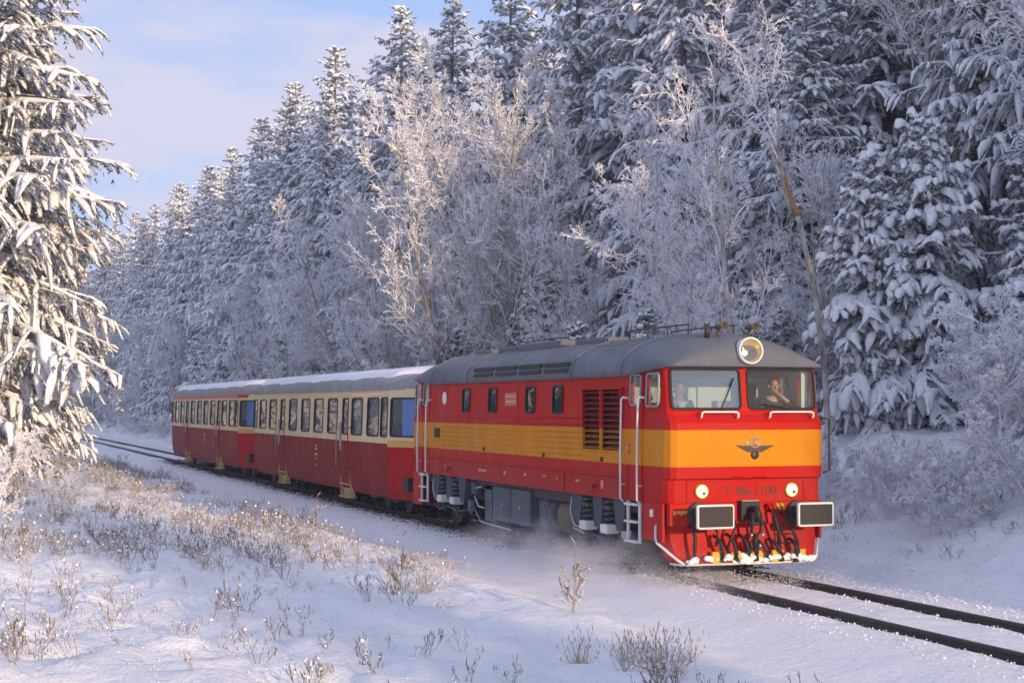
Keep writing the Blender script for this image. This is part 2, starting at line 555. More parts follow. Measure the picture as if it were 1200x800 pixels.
    cap = np.stack([idx[:, -1, 0], idx[:, -1, 1], idx[:, -1, 3], idx[:, -1, 4]], -1)
    acc_s = Acc(); acc_s.add(VS.reshape(-1, 3), np.concatenate([FS, cap]))
    # snow along the branch tops
    kb = np.where(keepb & (bl > 0.5))[0]
    if len(kb):
        PB = P[kb] + np.array([0, 0, 0.03])
        RB = (0.030 + 0.014 * bl[kb])[:, None] * np.array([0.3, 0.8, 1, 1.0, 0.7, 0.2])[None] * rg.uniform(0.35, 1.5, (len(kb), KB))
        v, ff = tubes(PB, RB, 5); acc_s.add(v, ff)
    nm = 'spruce_%d' % seed
    return (acc_t.mesh(nm + '_trunk', M['bark_spruce'], True), acc_n.mesh(nm + '_needles', M['needles']),
            acc_s.mesh(nm + '_snow', M['snow'], True))

def wander(rg, base, d0, L, K, curv, up, jit):
    """N polylines from base (N,3) dir d0 (N,3) length L (N,)"""
    N = len(base)
    P = np.zeros((N, K, 3)); P[:, 0] = base
    d = d0.copy(); st = L / (K - 1)
    for k in range(1, K):
        d = unit(d + rg.normal(0, jit, (N, 3)) + np.array([0, 0, 1.0]) * (up if np.isscalar(up) else up[:, None]) )
        P[:, k] = P[:, k - 1] + d * st[:, None]
    return P

def spawn(rg, P, Rr, L, n, t0, t1, lf, ang, K, up, jit, rf, taper=0.35, mono=0.55):
    N, KP, _ = P.shape
    pi = np.repeat(np.arange(N), n)
    T = len(pi)
    t = rg.uniform(t0, t1, T)
    ui = t * (KP - 1); i0 = np.minimum(ui.astype(int), KP - 2); fr = (ui - i0)[:, None]
    base = P[pi, i0] * (1 - fr) + P[pi, i0 + 1] * fr
    tang = unit(P[pi, i0 + 1] - P[pi, i0])
    rnd = unit(rg.normal(0, 1, (T, 3)))
    perp = unit(np.cross(tang, rnd))
    a = rg.uniform(ang[0], ang[1], T)[:, None]
    d = tang * np.cos(a) + perp * np.sin(a)
    Lc = L[pi] * lf * (1 - mono * (t - t0) / (t1 - t0 + 1e-6)) * rg.uniform(0.6, 1.25, T)
    rp = (Rr[pi, i0] * (1 - fr[:, 0]) + Rr[pi, i0 + 1] * fr[:, 0])
    rc = rp * rf
    PC = wander(rg, base, d, Lc, K, 0, up, jit)
    RC = rc[:, None] * np.linspace(1, taper, K)[None]
    return PC, RC, Lc

def bare_tree(seed, stems, nl=(22, 9, 7, 4), rtw=0.011, spread=(0.5, 0.95), bark='bark_birch', low=0.25, lf=(0.42, 0.42, 0.42, 0.45), up=(0.10, 0.05, 0.0, -0.03), jit=0.12, K0=14, hole=None):
    """stems: list of (base xyz, dir xyz, length, radius)"""
    rg = np.random.default_rng(seed)
    b = np.array([s[0] for s in stems], float); d = unit(np.array([s[1] for s in stems], float))
    L = np.array([s[2] for s in stems], float); r = np.array([s[3] for s in stems], float)
    P = wander(rg, b, d, L, K0, 0, 0.02, 0.045)
    Rr = r[:, None] * (np.linspace(1, 0.12, K0)[None] ** 0.9)
    at = Acc(); v, f = tubes(P, Rr, 8); at.add(v, f)
    ac = Acc()
    p1, r1, l1 = spawn(rg, P, Rr, L, nl[0], low, 0.98, lf[0], spread, 7, up[0], jit, 0.36)
    r1 = np.maximum(r1, rtw * 1.5)
    v, f = tubes(p1, r1, 5); at.add(v, f)
    p2, r2, l2 = spawn(rg, p1, r1, l1, nl[1], 0.15, 1.0, lf[1], (0.4, 1.0), 5, up[1], jit * 1.2, 0.55)
    r2 = np.maximum(r2, rtw * 1.2)
    v, f = tubes(p2, r2, 4); ac.add(v, f)
    p3, r3, l3 = spawn(rg, p2, r2, l2, nl[2], 0.12, 1.0, lf[2], (0.4, 1.1), 3, up[2], jit * 1.5, 0.6, 0.6)
    r3 = np.maximum(r3, rtw)
    v, f = tubes(p3, r3, 3); ac.add(v, f)
    if nl[3]:
        p4, r4, l4 = spawn(rg, p3, r3, np.maximum(l3, 0.25), nl[3], 0.1, 1.0, lf[3], (0.4, 1.2), 2, up[3], jit * 1.6, 0.8, 0.7)
        r4 = np.maximum(r4, rtw * 0.85)
        v, f = tubes(p4, r4, 3); ac.add(v, f)
    nm = 'bare_%d' % seed
    return at.mesh(nm + '_trunk', M[bark], True), ac.mesh(nm + '_twigs', M['frost_twig'])

PROTO = {}
PROTO['spruceA'] = spruce(11, 22, 3.9, 0.84, 0.86, 0.93, pad=1.3, hang=0.8, tw=8.0)
PROTO['spruceB'] = spruce(12, 21, 3.4, 0.80, 0.86, 0.90, bare=0.12, pad=1.3, hang=0.9, tw=8.0)
PROTO['spruceC'] = spruce(13, 24, 4.2, 0.80, 0.88, 0.94, droop=0.45, pad=1.35, hang=0.85, tw=8.0)
PROTO['spruceL'] = spruce(14, 19, 3.9, 1.45, 0.70, 0.74, bare=0.09, droop=0.30, hang=0.85, pad=1.1, tw=6.6, nq=11)
PROTO['spruceY'] = spruce(15, 8.2, 2.2, 0.90, 1.0, 0.95, bare=0.03, droop=0.42, hang=0.60, pad=1.45, tw=8.5)
PROTO['spruceZ'] = spruce(16, 7.2, 1.8, 0.90, 1.0, 0.95, bare=0.03, droop=0.40, hang=0.60, pad=1.4, tw=8.5)

def ring_stems(rg, n, rad, L, r, tilt):
    out = []
    for k in range(n):
        a = k * 6.283 / n + rg.uniform(-0.4, 0.4)
        t = rg.uniform(0.3, 1.0) * tilt
        out.append(((math.cos(a) * rad * rg.uniform(0.3, 1), math.sin(a) * rad * rg.uniform(0.3, 1), -0.25),
                    (math.cos(a) * t, math.sin(a) * t, 1.0), L * rg.uniform(0.72, 1.05), r * rg.uniform(0.7, 1.1)))
    return out
rg0 = np.random.default_rng(3)
PROTO['birch_clump'] = bare_tree(21, ring_stems(rg0, 6, 0.9, 14.0, 0.13, 0.26), (18, 10, 7, 5), 0.0105, (0.35, 0.85), 'bark_birch', 0.22)
PROTO['alder'] = bare_tree(22, ring_stems(rg0, 3, 0.5, 13.0, 0.12, 0.18), (24, 9, 7, 5), 0.011, (0.5, 1.0), 'bark_birch', 0.12)
PROTO['bare_pale'] = bare_tree(23, [((0, 0, -0.3), (0.05, 0, 1), 13.5, 0.13), ((0.2, 0.1, -0.3), (-0.22, 0.1, 1), 10, 0.08)], (24, 8, 6, 5), 0.010, (0.5, 1.0), 'bark_pale', 0.2)
PROTO['bare_tall'] = bare_tree(24, [((0, 0, -0.3), (0, 0, 1), 21, 0.17)], (26, 8, 6, 4), 0.010, (0.6, 1.15), 'bark_pale', 0.40, lf=(0.28, 0.42, 0.42, 0.45))
PROTO['shrub'] = bare_tree(25, ring_stems(rg0, 11, 0.7, 3.6, 0.030, 0.8), (9, 7, 6, 4), 0.010, (0.4, 1.0), 'frost_twig', 0.12, up=(-0.02, -0.05, -0.05, -0.05), jit=0.16)
PROTO['shrub_low'] = bare_tree(26, ring_stems(rg0, 12, 0.9, 2.0, 0.022, 1.3), (8, 7, 5, 0), 0.010, (0.4, 1.0), 'frost_twig', 0.12, up=(-0.05, -0.08, -0.06, -0.05), jit=0.18)

PART_NAMES = {3: ('trunk', 'crown', 'snow_cover'), 2: ('trunk', 'crown')}
def plant(kind, name, x, y, s=1.0, rz=0.0, label='', cat='tree', group=None, sz=None, tilt=(0, 0), dz=-0.05):
    t = empty(name, (x, y, gz(x, y) + dz), rz, label, cat, group)
    t.rotation_euler = (tilt[0], tilt[1], rz)
    t.scale = (s, s, sz or s)
    parts = PROTO[kind]
    for pn, me in zip(PART_NAMES[len(parts)], parts):
        link(pn, me, t)
    return t

# ------------------------------------------------------------------ trees that can be told apart
LX, LY = -0.337, -0.941                     # picture-left on the ground, used for the lean of leaning trunks
plant('spruceL', 'spruce_tree', -24.4, -11.0, 1.04, 0.4, 'largest and nearest sunlit spruce on the left, rising beside the track', 'tree')
plant('spruceA', 'spruce_tree', -39.0, -13.2, 1.0, 1.3, 'tall snowy spruce standing directly behind the big sunlit spruce on the left', 'tree')
plant('spruceB', 'spruce_tree', -39.7, -8.6, 0.58, 0.9, 'shorter bluish spruce with low branches hanging over the far end of the rails', 'tree')
plant('spruceB', 'spruce_tree', -57.0, -9.6, 0.72, 2.1, 'slender spruce in shade behind the sunlit spruce, beside the far bend of the track', 'tree')
plant('spruceY', 'spruce_tree', -13.0, 10.5, 0.74, 0.3, 'young spruce under heavy snow pads, left one of the pair right of the locomotive', 'tree', sz=0.92)
plant('spruceY', 'spruce_tree', -12.3, 11.6, 0.80, 2.4, 'young spruce under heavy snow pads, right taller one of the pair by the locomotive', 'tree', sz=1.02)
plant('spruceZ', 'spruce_tree', -11.4, 14.2, 0.95, 1.4, 'small dark spruce standing in front of the pale birch trunks on the right', 'tree')
plant('spruceZ', 'spruce_tree', -7.6, 11.9, 0.72, 4.0, 'small snowy spruce at the far right edge below the birch trunks', 'tree')
plant('birch_clump', 'birch_tree', -35.3, 7.4, 1.22, 0.5, 'large multi stemmed frosted birch with a fan shaped crown behind the locomotive roof', 'tree')
plant('bare_pale', 'birch_tree', -14.8, 7.3, 0.80, 1.0, 'pale frosted birch leaning left behind the locomotive cab', 'tree', tilt=(0.17, -0.06))
for x, y, s, rz, lab in (
        (-9.4, 12.9, 0.95, 0.3, 'pale straight birch trunk near the right edge, nearer of two side by side'),
        (-12.6, 15.8, 1.0, 2.0, 'reddish pale birch trunk near the right edge, farther of two side by side'),
        (-19.6, 16.0, 0.98, 1.1, 'slim bare tree with a long straight trunk rising behind the pair of young spruces'),
        (-18.4, 18.6, 1.0, 4.0, 'bare tree with a dark lower trunk between the young spruces and the right birches')):
    plant('bare_tall', 'birch_tree', x, y, s, rz, lab, 'tree')

# the broken tree beside the cab
def broken_tree():
    x, y = -11.9, 8.4
    t = empty('broken_tree', (x, y, gz(x, y) - 0.1), 0, 'thin broken tree leaning left with a splintered orange wound, right of the cab', 'tree')
    rg = np.random.default_rng(77)
    pts = np.array([(0.06, 0.14, -0.2), (0.05, 0.10, 1.2), (0.02, 0.0, 2.8), (-0.06, -0.20, 4.4), (-0.18, -0.52, 5.9), (-0.29, -0.82, 6.7)])
    K = 16
    tt = np.linspace(0, len(pts) - 1, K)
    P = np.stack([np.interp(tt, np.arange(len(pts)), pts[:, k]) for k in range(3)], -1)[None]
    P[0] += rg.normal(0, 0.015, (K, 3))
    Rr = np.linspace(0.085, 0.060, K)[None]
    at = Acc(); v, f = tubes(P, Rr, 8); at.add(v, f)
    top = np.array([(-0.29, -0.82, 6.6), (-0.36, -1.0, 7.6), (-0.33, -0.98, 8.6), (-0.42, -1.22, 9.8), (-0.50, -1.46, 11.3), (-0.58, -1.65, 12.6)])
    tt = np.linspace(0, len(top) - 1, 12)
    P2 = np.stack([np.interp(tt, np.arange(len(top)), top[:, k]) for k in range(3)], -1)[None]
    R2 = np.linspace(0.045, 0.012, 12)[None]
    v, f = tubes(P2, R2, 7); at.add(v, f)
    link('trunk', at.mesh('broken_trunk', M['bark_birch'], True), t)
    p1, r1, l1 = spawn(rg, P2, R2, np.array([6.5]), 12, 0.1, 1.0, 0.36, (0.4, 0.9), 7, 0.05, 0.12, 0.6)
    p2, r2, l2 = spawn(rg, p1, np.maximum(r1, 0.014), l1, 8, 0.1, 1.0, 0.42, (0.4, 1.0), 5, 0.0, 0.15, 0.6)
    p3, r3, l3 = spawn(rg, p2, np.maximum(r2, 0.011), l2, 5, 0.1, 1.0, 0.45, (0.4, 1.0), 3, 0.0, 0.15, 0.7)
    ac = Acc()
    for p, r in ((p1, np.maximum(r1, 0.014)), (p2, np.maximum(r2, 0.011)), (p3, np.maximum(r3, 0.009))):
        v, f = tubes(p, r, 4); ac.add(v, f)
    link('crown', ac.mesh('broken_crown', M['frost_twig']), t)
    b = MB()
    for k in range(9):
        a = k * 0.7
        ox, oy = 0.045 * math.cos(a), 0.045 * math.sin(a)
        b.tube([(-0.20 + ox, -0.58 + oy, 6.05 + 0.05 * (k % 3)), (-0.27 + ox, -0.77 + oy, 6.5 + 0.04 * k), (-0.31 + ox * 1.6, -0.86 + oy * 1.6, 6.85 + 0.06 * (k * 5 % 7))], [0.04, 0.036, 0.006], 5)
    b.build('wound', M['broken_wood'], t)
    s = MB()
    s.tube([(-0.22, -0.62, 6.0), (-0.29, -0.80, 6.62), (-0.33, -0.92, 7.0)], [0.02, 0.065, 0.015], 7)
    for i_ in range(len(s.v)): s.v[i_] = (s.v[i_][0] - 0.05, s.v[i_][1] + 0.09, s.v[i_][2] + 0.03)
    s.build('snow_cover', M['snow'], t)
broken_tree()

# frosted broadleaves along the forest edge behind the train
EDGE = [('alder', -48.5, 7.6, 0.86, 'frosted bare alder behind the first carriage'), ('birch_clump', -57.5, 8.4, 1.0, None), ('alder', -66, 7.4, 0.8, None),
        ('birch_clump', -78, 7.6, 0.85, None), ('alder', -92, 7.2, 0.75, None), ('birch_clump', -112, 7.0, 0.75, None), ('alder', -134, 7.0, 0.8, None), ('birch_clump', -158, 6.0, 0.85, None),
        ('alder', -180, 3.6, 0.9, None), ('birch_clump', -196, 0.5, 0.9, None), ('alder', -190, -4, 0.9, None),
        ('alder', -29.2, 8.6, 0.55, None), ('bare_pale', -24.6, 9.6, 0.72, None), ('alder', -20.5, 10.6, 0.70, None), ('alder', -42.0, 8.4, 0.95, None),
        ('alder', -16.6, 11.6, 0.6, None), ('bare_tall', -6.5, 19.5, 1.0, None), ('bare_tall', -15.0, 20.0, 1.0, None), ('bare_pale', -9.2, 17.0, 1.1, None)]
rg1 = np.random.default_rng(5)
for kind, x, y, s, lab in EDGE:
    far = x < -60
    lab = lab or ('frosted bare tree at the forest edge far behind the carriages' if far else 'frosted bare tree among the snowy spruces beyond the train')
    plant(kind, 'frosted_tree', x, y, s * rg1.uniform(0.94, 1.06), rg1.uniform(0, 6.28), lab, 'tree', 'far frosted trees along the forest edge' if far else 'frosted trees beyond the train')

# tall spruces of the forest edge whose tops stand out against the sky
TOPS = [(-59.4, 11, 22.4, 'tall spruce with its sunlit top against the sky above the frosted birches'), (-66.4, 14, 21.8, None), (-53.6, 12, 21.4, None), (-47.5, 13, 21.6, None),
        (-75.1, 11, 23.6, None), (-86.6, 11, 23.4, None), (-97, 12.5, 21.5, None), (-106.6, 10, 22.0, None), (-118, 11, 21, None), (-132.7, 12, 23.8, None), (-146.2, 11, 24.3, None), (-139, 9.5, 20, None),
        (-144.2, 8.4, 20, None), (-71, 9.6, 20, None), (-81, 9.4, 21.5, None), (-91.5, 9.6, 22, None), (-100.5, 9.0, 19.5, None), (-112.5, 9.2, 21.5, None), (-124, 8.6, 22, None), (-128, 12, 23, None), (-151, 8.2, 21, None), (-164, 11, 24, None), (-178, 10.5, 25, None), (-192, 9.5, 25, None), (-205, 9, 26, None), (-218, 6.5, 26, None), (-232, 5, 27, None), (-62, 9.8, 18, None), (-52, 15, 19, None), (-158, 9, 22.4, None), (-172, 8, 21, None), (-185, 7.5, 22, None), (-200, 5.5, 23, None), (-214, 3, 22, None), (-208, -1.5, 23, None), (-222, -5, 24, None), (-212, -9, 22, None), (-228, 0, 24, None),
        (-39.1, 13, 23, None), (-36.1, 14.5, 24, None), (-36.3, 18, 24, None), (-56.1, 18, 20, None), (-31, 15.5, 22, None), (-27.5, 12.2, 20, None), (-23.5, 14.0, 22, None), (-20.5, 13.0, 14, None), (-43, 17, 21.5, None)]
def spruce_any(x, y, H, lab, grp, rg, name='spruce_tree'):
    k = rg.choice(['spruceA', 'spruceB', 'spruceC'])
    h0 = {'spruceA': 22, 'spruceB': 21, 'spruceC': 24}[k]
    w = rg.uniform(0.85, 1.12)
    return plant(k, name, x, y, H / h0 * w, rg.uniform(0, 6.28), lab, 'tree', grp, sz=H / h0)
for x, y, H, lab in TOPS:
    far = x < -70
    spruce_any(x, y, H, lab or ('tall snowy spruce in the far line of trees behind the carriages' if far else 'tall snowy spruce at the forest edge beyond the train'),
               None if lab else ('far spruces along the track' if far else 'spruces at the forest edge beyond the train'), rg1)
# the forest behind them
taken = [(x, y) for x, y, *_ in TOPS]
def free(x, y, d):
    return all((x - a) ** 2 + (y - b) ** 2 > d * d for a, b in taken)
n = 0
for row, (y0, x0, x1, st) in enumerate(((17.5, -4, -110, 4.4), (21.5, -6, -130, 4.8), (26, -8, -160, 5.2), (31.5, -14, -190, 6.5), (38, -20, -200, 8.5), (46, -30, -220, 11))):
    x = x0
    while x > x1:
        xx, yy = x + rg1.uniform(-1.5, 1.5), y0 + rg1.uniform(-1.8, 1.8)
        if free(xx, yy, 2.6):
            spruce_any(xx, yy, rg1.uniform(17.5, 23) if xx > -40 else rg1.uniform(15.5, 19.5), 'snowy spruce deep in the dense forest beyond the train', 'spruces deep in the forest', rg1)
            taken.append((xx, yy))
        x -= st * rg1.uniform(0.8, 1.25)
# understorey of small spruces at the forest foot
for x, y, s in ((-17.4, 9.4, 0.62), (-19.2, 8.6, 0.5), (-22.0, 8.3, 0.6), (-26.0, 7.6, 0.55), (-33, 9.2, 0.8), (-39.5, 7.8, 0.6), (-44.5, 8.4, 0.75), (-53, 7.6, 0.7), (-62, 9.0, 0.9),
                (-70, 7.2, 0.8), (-80, 7.6, 0.9), (-90, 7.0, 0.9), (-101, 7.2, 1.0), (-114, 6.6, 0.9), (-128, 6.8, 1.1), (-3.8, 15.5, 0.8), (-6.8, 14.4, 0.6), (-15.6, 13.6, 0.95), (-21.5, 11.4, 0.9), (-30, 10.8, 0.9)):
    plant('spruceZ' if rg1.uniform() < 0.5 else 'spruceY', 'young_spruce', x, y, s, rg1.uniform(0, 6.28), 'small snow covered spruce at the foot of the forest beyond the train', 'tree', 'small spruces at the forest foot')
# left side of the line, then unseen spruces placed beyond the clearing's near end for shade
for x, y, H in ((-66, -14, 22), (-75, -11, 21), (-86, -15, 22), (-98, -11, 20), (-112, -13, 23), (-128, -10, 20), (-145, -12, 22), (-162, -10, 21), (-178, -11, 22), (-48, -19, 20), (-60, -22, 21), (-32, -21, 20)):
    spruce_any(x, y, H, 'snowy spruce on the near side of the railway, mostly behind the big sunlit spruce', 'spruces left of the railway', rg1)
rg4 = np.random.default_rng(12)
SHADE_TREES = [(3, 17.5, 20), (8, 20, 19), (13, 18, 18), (19, 21, 20), (26, 18, 19), (33, 20, 20), (40, 17, 19), (5, 25, 20), (16, 27, 20), (30, 27, 20), (48, 14.5, 18), (56, 19, 18), (64, 21, 18), (80, 20, 19)]
for y_ in list(np.arange(-26, -5, 2.7)) + list(np.arange(5.5, 19, 2.4)):
    x_ = 64 + rg4.uniform(0, 20)
    SHADE_TREES.append((x_, y_ + rg4.uniform(-0.8, 0.8), 0.158 * (x_ + 22) + rg4.uniform(-0.6, 2.0)))  # heights follow the sun's slope so their shadows cover train and weeds
SHADE_TREES = [e for e in SHADE_TREES if not (e[0] > 55 and 9.6 < e[1] < 14.2)]  # opening that lets sun onto the locomotive front
SHADE_TREES += [(116, -5, 23), (127, -3, 24.5), (135, 1, 25), (140, 4, 25), (143, -2, 26)]  # added across the line to block sun coming down the track
for x_, y_ in ((112, 3.5), (118, -1), (124, 2), (130, 6), (121, 7)): SHADE_TREES.append((x_, y_, 0.158 * (x_ + 18) + rg4.uniform(-2, 0.5)))
for x, y, H in SHADE_TREES:
    spruce_any(x, y, H, 'unseen snowy spruce placed beyond the near end to shade the clearing', 'unseen shade spruces beyond the near end of the clearing', rg1)

# shrubs
for x, y, s, lab in ((-8.9, -11.7, 0.75, 'arching frosted shrub at the left edge below the sunlit spruce'), (-4.8, -12.0, 0.50, 'low frosted shrub nearest the left edge of the picture'),
                     (-16.5, -11.6, 0.55, 'frosted shrub under the low branches of the sunlit spruce'), (-12.0, -9.8, 0.35, 'small frosted shrub in front of the sunlit spruce')):
    plant('shrub', 'shrub', x, y, s, rg1.uniform(0, 6.28), lab, 'shrub')
for x, y, s, lab in ((-4.4, 8.8, 1.05, 'frosted shrub with arching twigs on the bank at the right edge'), (-2.4, 9.4, 1.1, 'frosted shrub on the bank, rightmost one'), (-5.9, 10.4, 1.1, 'tall frosted shrub on the bank in front of the right birches')):
    plant('shrub', 'shrub', x, y, s, rg1.uniform(0, 6.28), lab, 'shrub')
for x, y, s in ((-4.0, 7.2, 0.6), (-2.2, 7.4, 0.8), (-8.4, 6.2, 0.5), (-6.3, 6.5, 0.6), (-5.0, 6.1, 0.5), (-3.2, 5.9, 0.55), (-9.9, 5.6, 0.45), (-7.3, 5.4, 0.4), (-7.8, 7.6, 0.4), (-9.8, 7.4, 0.45), (-14.6, 6.8, 0.7), (-17.5, 6.2, 1.0), (-20.5, 6.6, 1.0), (-23.8, 6.4, 1.0), (-27, 6.2, 1.1), (-30.5, 6.4, 1.0), (-34, 5.8, 1.0), (-38, 6.2, 1.2),
                (-43, 6.0, 1.1), (-47, 6.2, 1.2), (-52, 6.0, 1.2), (-57, 6.4, 1.3), (-63, 6.2, 1.3), (-70, 6.0, 1.3), (-78, 6.2, 1.4), (-88, 6.0, 1.4), (-98, 6.0, 1.4), (-110, 5.8, 1.5), (-125, 5.6, 1.5), (-140, 5.4, 1.5)):
    plant('shrub' if rg1.uniform() < 0.45 else 'shrub_low', 'shrub', x, y, s, rg1.uniform(0, 6.28), 'frosted shrub at the foot of the forest beyond the railway', 'shrub', 'frosted shrubs along the forest foot')

# ------------------------------------------------------------------ weeds and dry grass under snow
def weed_proto(seed, h, n, grass=False):
    rg = np.random.default_rng(seed)
    b = rg.normal(0, 0.06, (n, 3)); b[:, 2] = -0.05
    d = unit(np.stack([rg.normal(0, 0.42, n), rg.normal(0, 0.42, n), np.ones(n)], -1))
    L = h * rg.uniform(0.5, 1.1, n)
    K = 4
    P = wander(rg, b, d, L, K, 0, -0.10 if grass else -0.03, 0.17)
    Rr = np.full((n, 1), 0.0055 if not grass else 0.0045) * np.linspace(1.2, 0.6, K)[None]
    A = Acc(); v, f = tubes(P, Rr, 3); A.add(v, f)
    if not grass:
        p1, r1, l1 = spawn(rg, P, Rr, L, 4, 0.35, 1.0, 0.30, (0.4, 0.9), 2, 0.06, 0.12, 0.8, 0.7, 0.4)
        v, f = tubes(p1, np.maximum(r1, 0.004), 3); A.add(v, f)
        heads = np.concatenate([P[:, -1], p1[:, -1]])
    else:
        heads = P[:, -1]
    # seed heads: little spindles
    hd = np.stack([heads, heads + np.stack([rg.normal(0, .02, len(heads)), rg.normal(0, .02, len(heads)), np.full(len(heads), 0.07)], -1)], 1)
    v, f = tubes(hd, np.array([[0.011, 0.003]]).repeat(len(heads), 0), 3); A.add(v, f)
    # snow caught on it
    Sn = Acc()
    src = np.concatenate([P[:, 2:].reshape(-1, 3), heads])
    k = rg.choice(len(src), max(2, int(len(src) * 0.20)), replace=False)
    c = src[k]; r = 0.009 + 0.030 * rg.uniform(0, 1, len(c)) ** 2
    lp = np.stack([c - np.stack([r * 0, r * 0, r * 0.5], -1), c, c + np.stack([r * 0, r * 0, r * 0.9], -1)], 1)
    v, f = tubes(lp, np.stack([r * 0.5, r * 1.1, r * 0.3], -1), 5); Sn.add(v, f)
    cat = lambda a: (np.concatenate(a.V), np.concatenate(a.F))
    return cat(A), cat(Sn)
def scatter(protos, pts, sc, seed):
    rg = np.random.default_rng(seed)
    A, Bn = Acc(), Acc()
    zz = ground(pts[:, 0], pts[:, 1])
    for (x, y), z, s in zip(pts, zz, sc):
        (va, fa), (vb, fb) = protos[rg.integers(len(protos))]
        a = rg.uniform(0, 6.28); c_, s_ = math.cos(a) * s, math.sin(a) * s
        Rm = np.array([[c_, s_, 0], [-s_, c_, 0], [0, 0, s * rg.uniform(0.8, 1.2)]])
        A.add(va @ Rm + np.array([x, y, z]), fa); Bn.add(vb @ Rm + np.array([x, y, z]), fb)
    return A, Bn
WP = [weed_proto(100 + k, 0.62, 5) for k in range(6)]
GP = [weed_proto(200 + k, 0.55, 26, True) for k in range(4)]
rg2 = np.random.default_rng(9)
def cand(n, x0, x1, y0, y1): return np.stack([rg2.uniform(x0, x1, n), rg2.uniform(y0, y1, n)], -1)
pts = np.concatenate([cand(4300, -62, -3, -12.0, -3.7), cand(380, -12, 14, -12.5, -4.1)])
dn = vnoise(pts[:, 0] * 0.22, pts[:, 1] * 0.35, 61) * 0.7 + vnoise(pts[:, 0] * 0.8, pts[:, 1] * 0.9, 62) * 0.3
pts = pts[rg2.uniform(0, 1, len(pts)) < np.clip((dn - 0.28) * 2.6, 0.06, 1.0)]
A, Bn = scatter(WP, pts, 0.22 + 0.62 * rg2.uniform(0, 1, len(pts)) ** 1.8, 1)
o = tag(link('weeds', A.mesh('weeds', M['weed'])), 'brown dead weed stalks standing in the snow before the carriages', 'weeds', kind='stuff')
o = tag(link('weed_snow', Bn.mesh('weed_snow', M['snow'], True)), 'clumps of snow caught on the dead weeds before the carriages', 'snow', kind='stuff')
pts = cand(700, -26, 12, 4.6, 9.5)
pts = pts[vnoise(pts[:, 0] * 0.5, pts[:, 1] * 0.6, 63) > 0.48]
A, Bn = scatter(WP, pts, rg2.uniform(0.2, 0.7, len(pts)), 2)
tag(link('bank_weeds', A.mesh('bank_weeds', M['weed'])), 'sparse dead weeds on the snowy bank right of the locomotive', 'weeds', kind='stuff')
tag(link('bank_weed_snow', Bn.mesh('bank_weed_snow', M['snow'], True)), 'snow caught on the weeds of the bank right of the locomotive', 'snow', kind='stuff')
gc = np.array([(6.0, -4.6), (5.6, -4.9), (6.5, -4.8), (7.2, -4.7), (-1.0, -5.2)])
pts = np.repeat(gc, 3, 0) + rg2.normal(0, 0.2, (len(gc) * 3, 2))
A, Bn = scatter(GP, pts, rg2.uniform(0.4, 0.95, len(pts)), 3)
tag(link('dry_grass', A.mesh('dry_grass', M['dry_grass'])), 'straw coloured tufts of dry grass in the foreground snow', 'grass', kind='stuff')
tag(link('grass_snow', Bn.mesh('grass_snow', M['snow'], True)), 'snow caught on the dry grass tufts in the foreground', 'snow', kind='stuff')
# single saplings
sap = bare_tree(40, [((0, 0, -0.1), (0.02, 0, 1), 1.0, 0.012)], (16, 5, 3, 0), 0.0045, (0.7, 1.1), 'weed', 0.1, lf=(0.36, 0.4, 0.4, 0.4))
PROTO['sapling'] = (sap[0], sap[1]); sap[1].materials[0] = M['weed']
for x, y, s, lab in ((2.2, -3.9, 1.15, 'thin bare sapling standing alone in the snow below the locomotive fuel tank'), (-11.5, -4.4, 0.9, 'bare dark sapling in the weeds in front of the first carriage'),
                     (10.2, -6.3, 0.95, 'thin dry stalk in the foreground below the front rail'), (-1.9, -5.2, 1.0, 'bare twiggy sapling in the foreground left of the lone sapling')):
    plant('sapling', 'sapling', x, y, s, rg1.uniform(0, 6.28), lab, 'sapling')
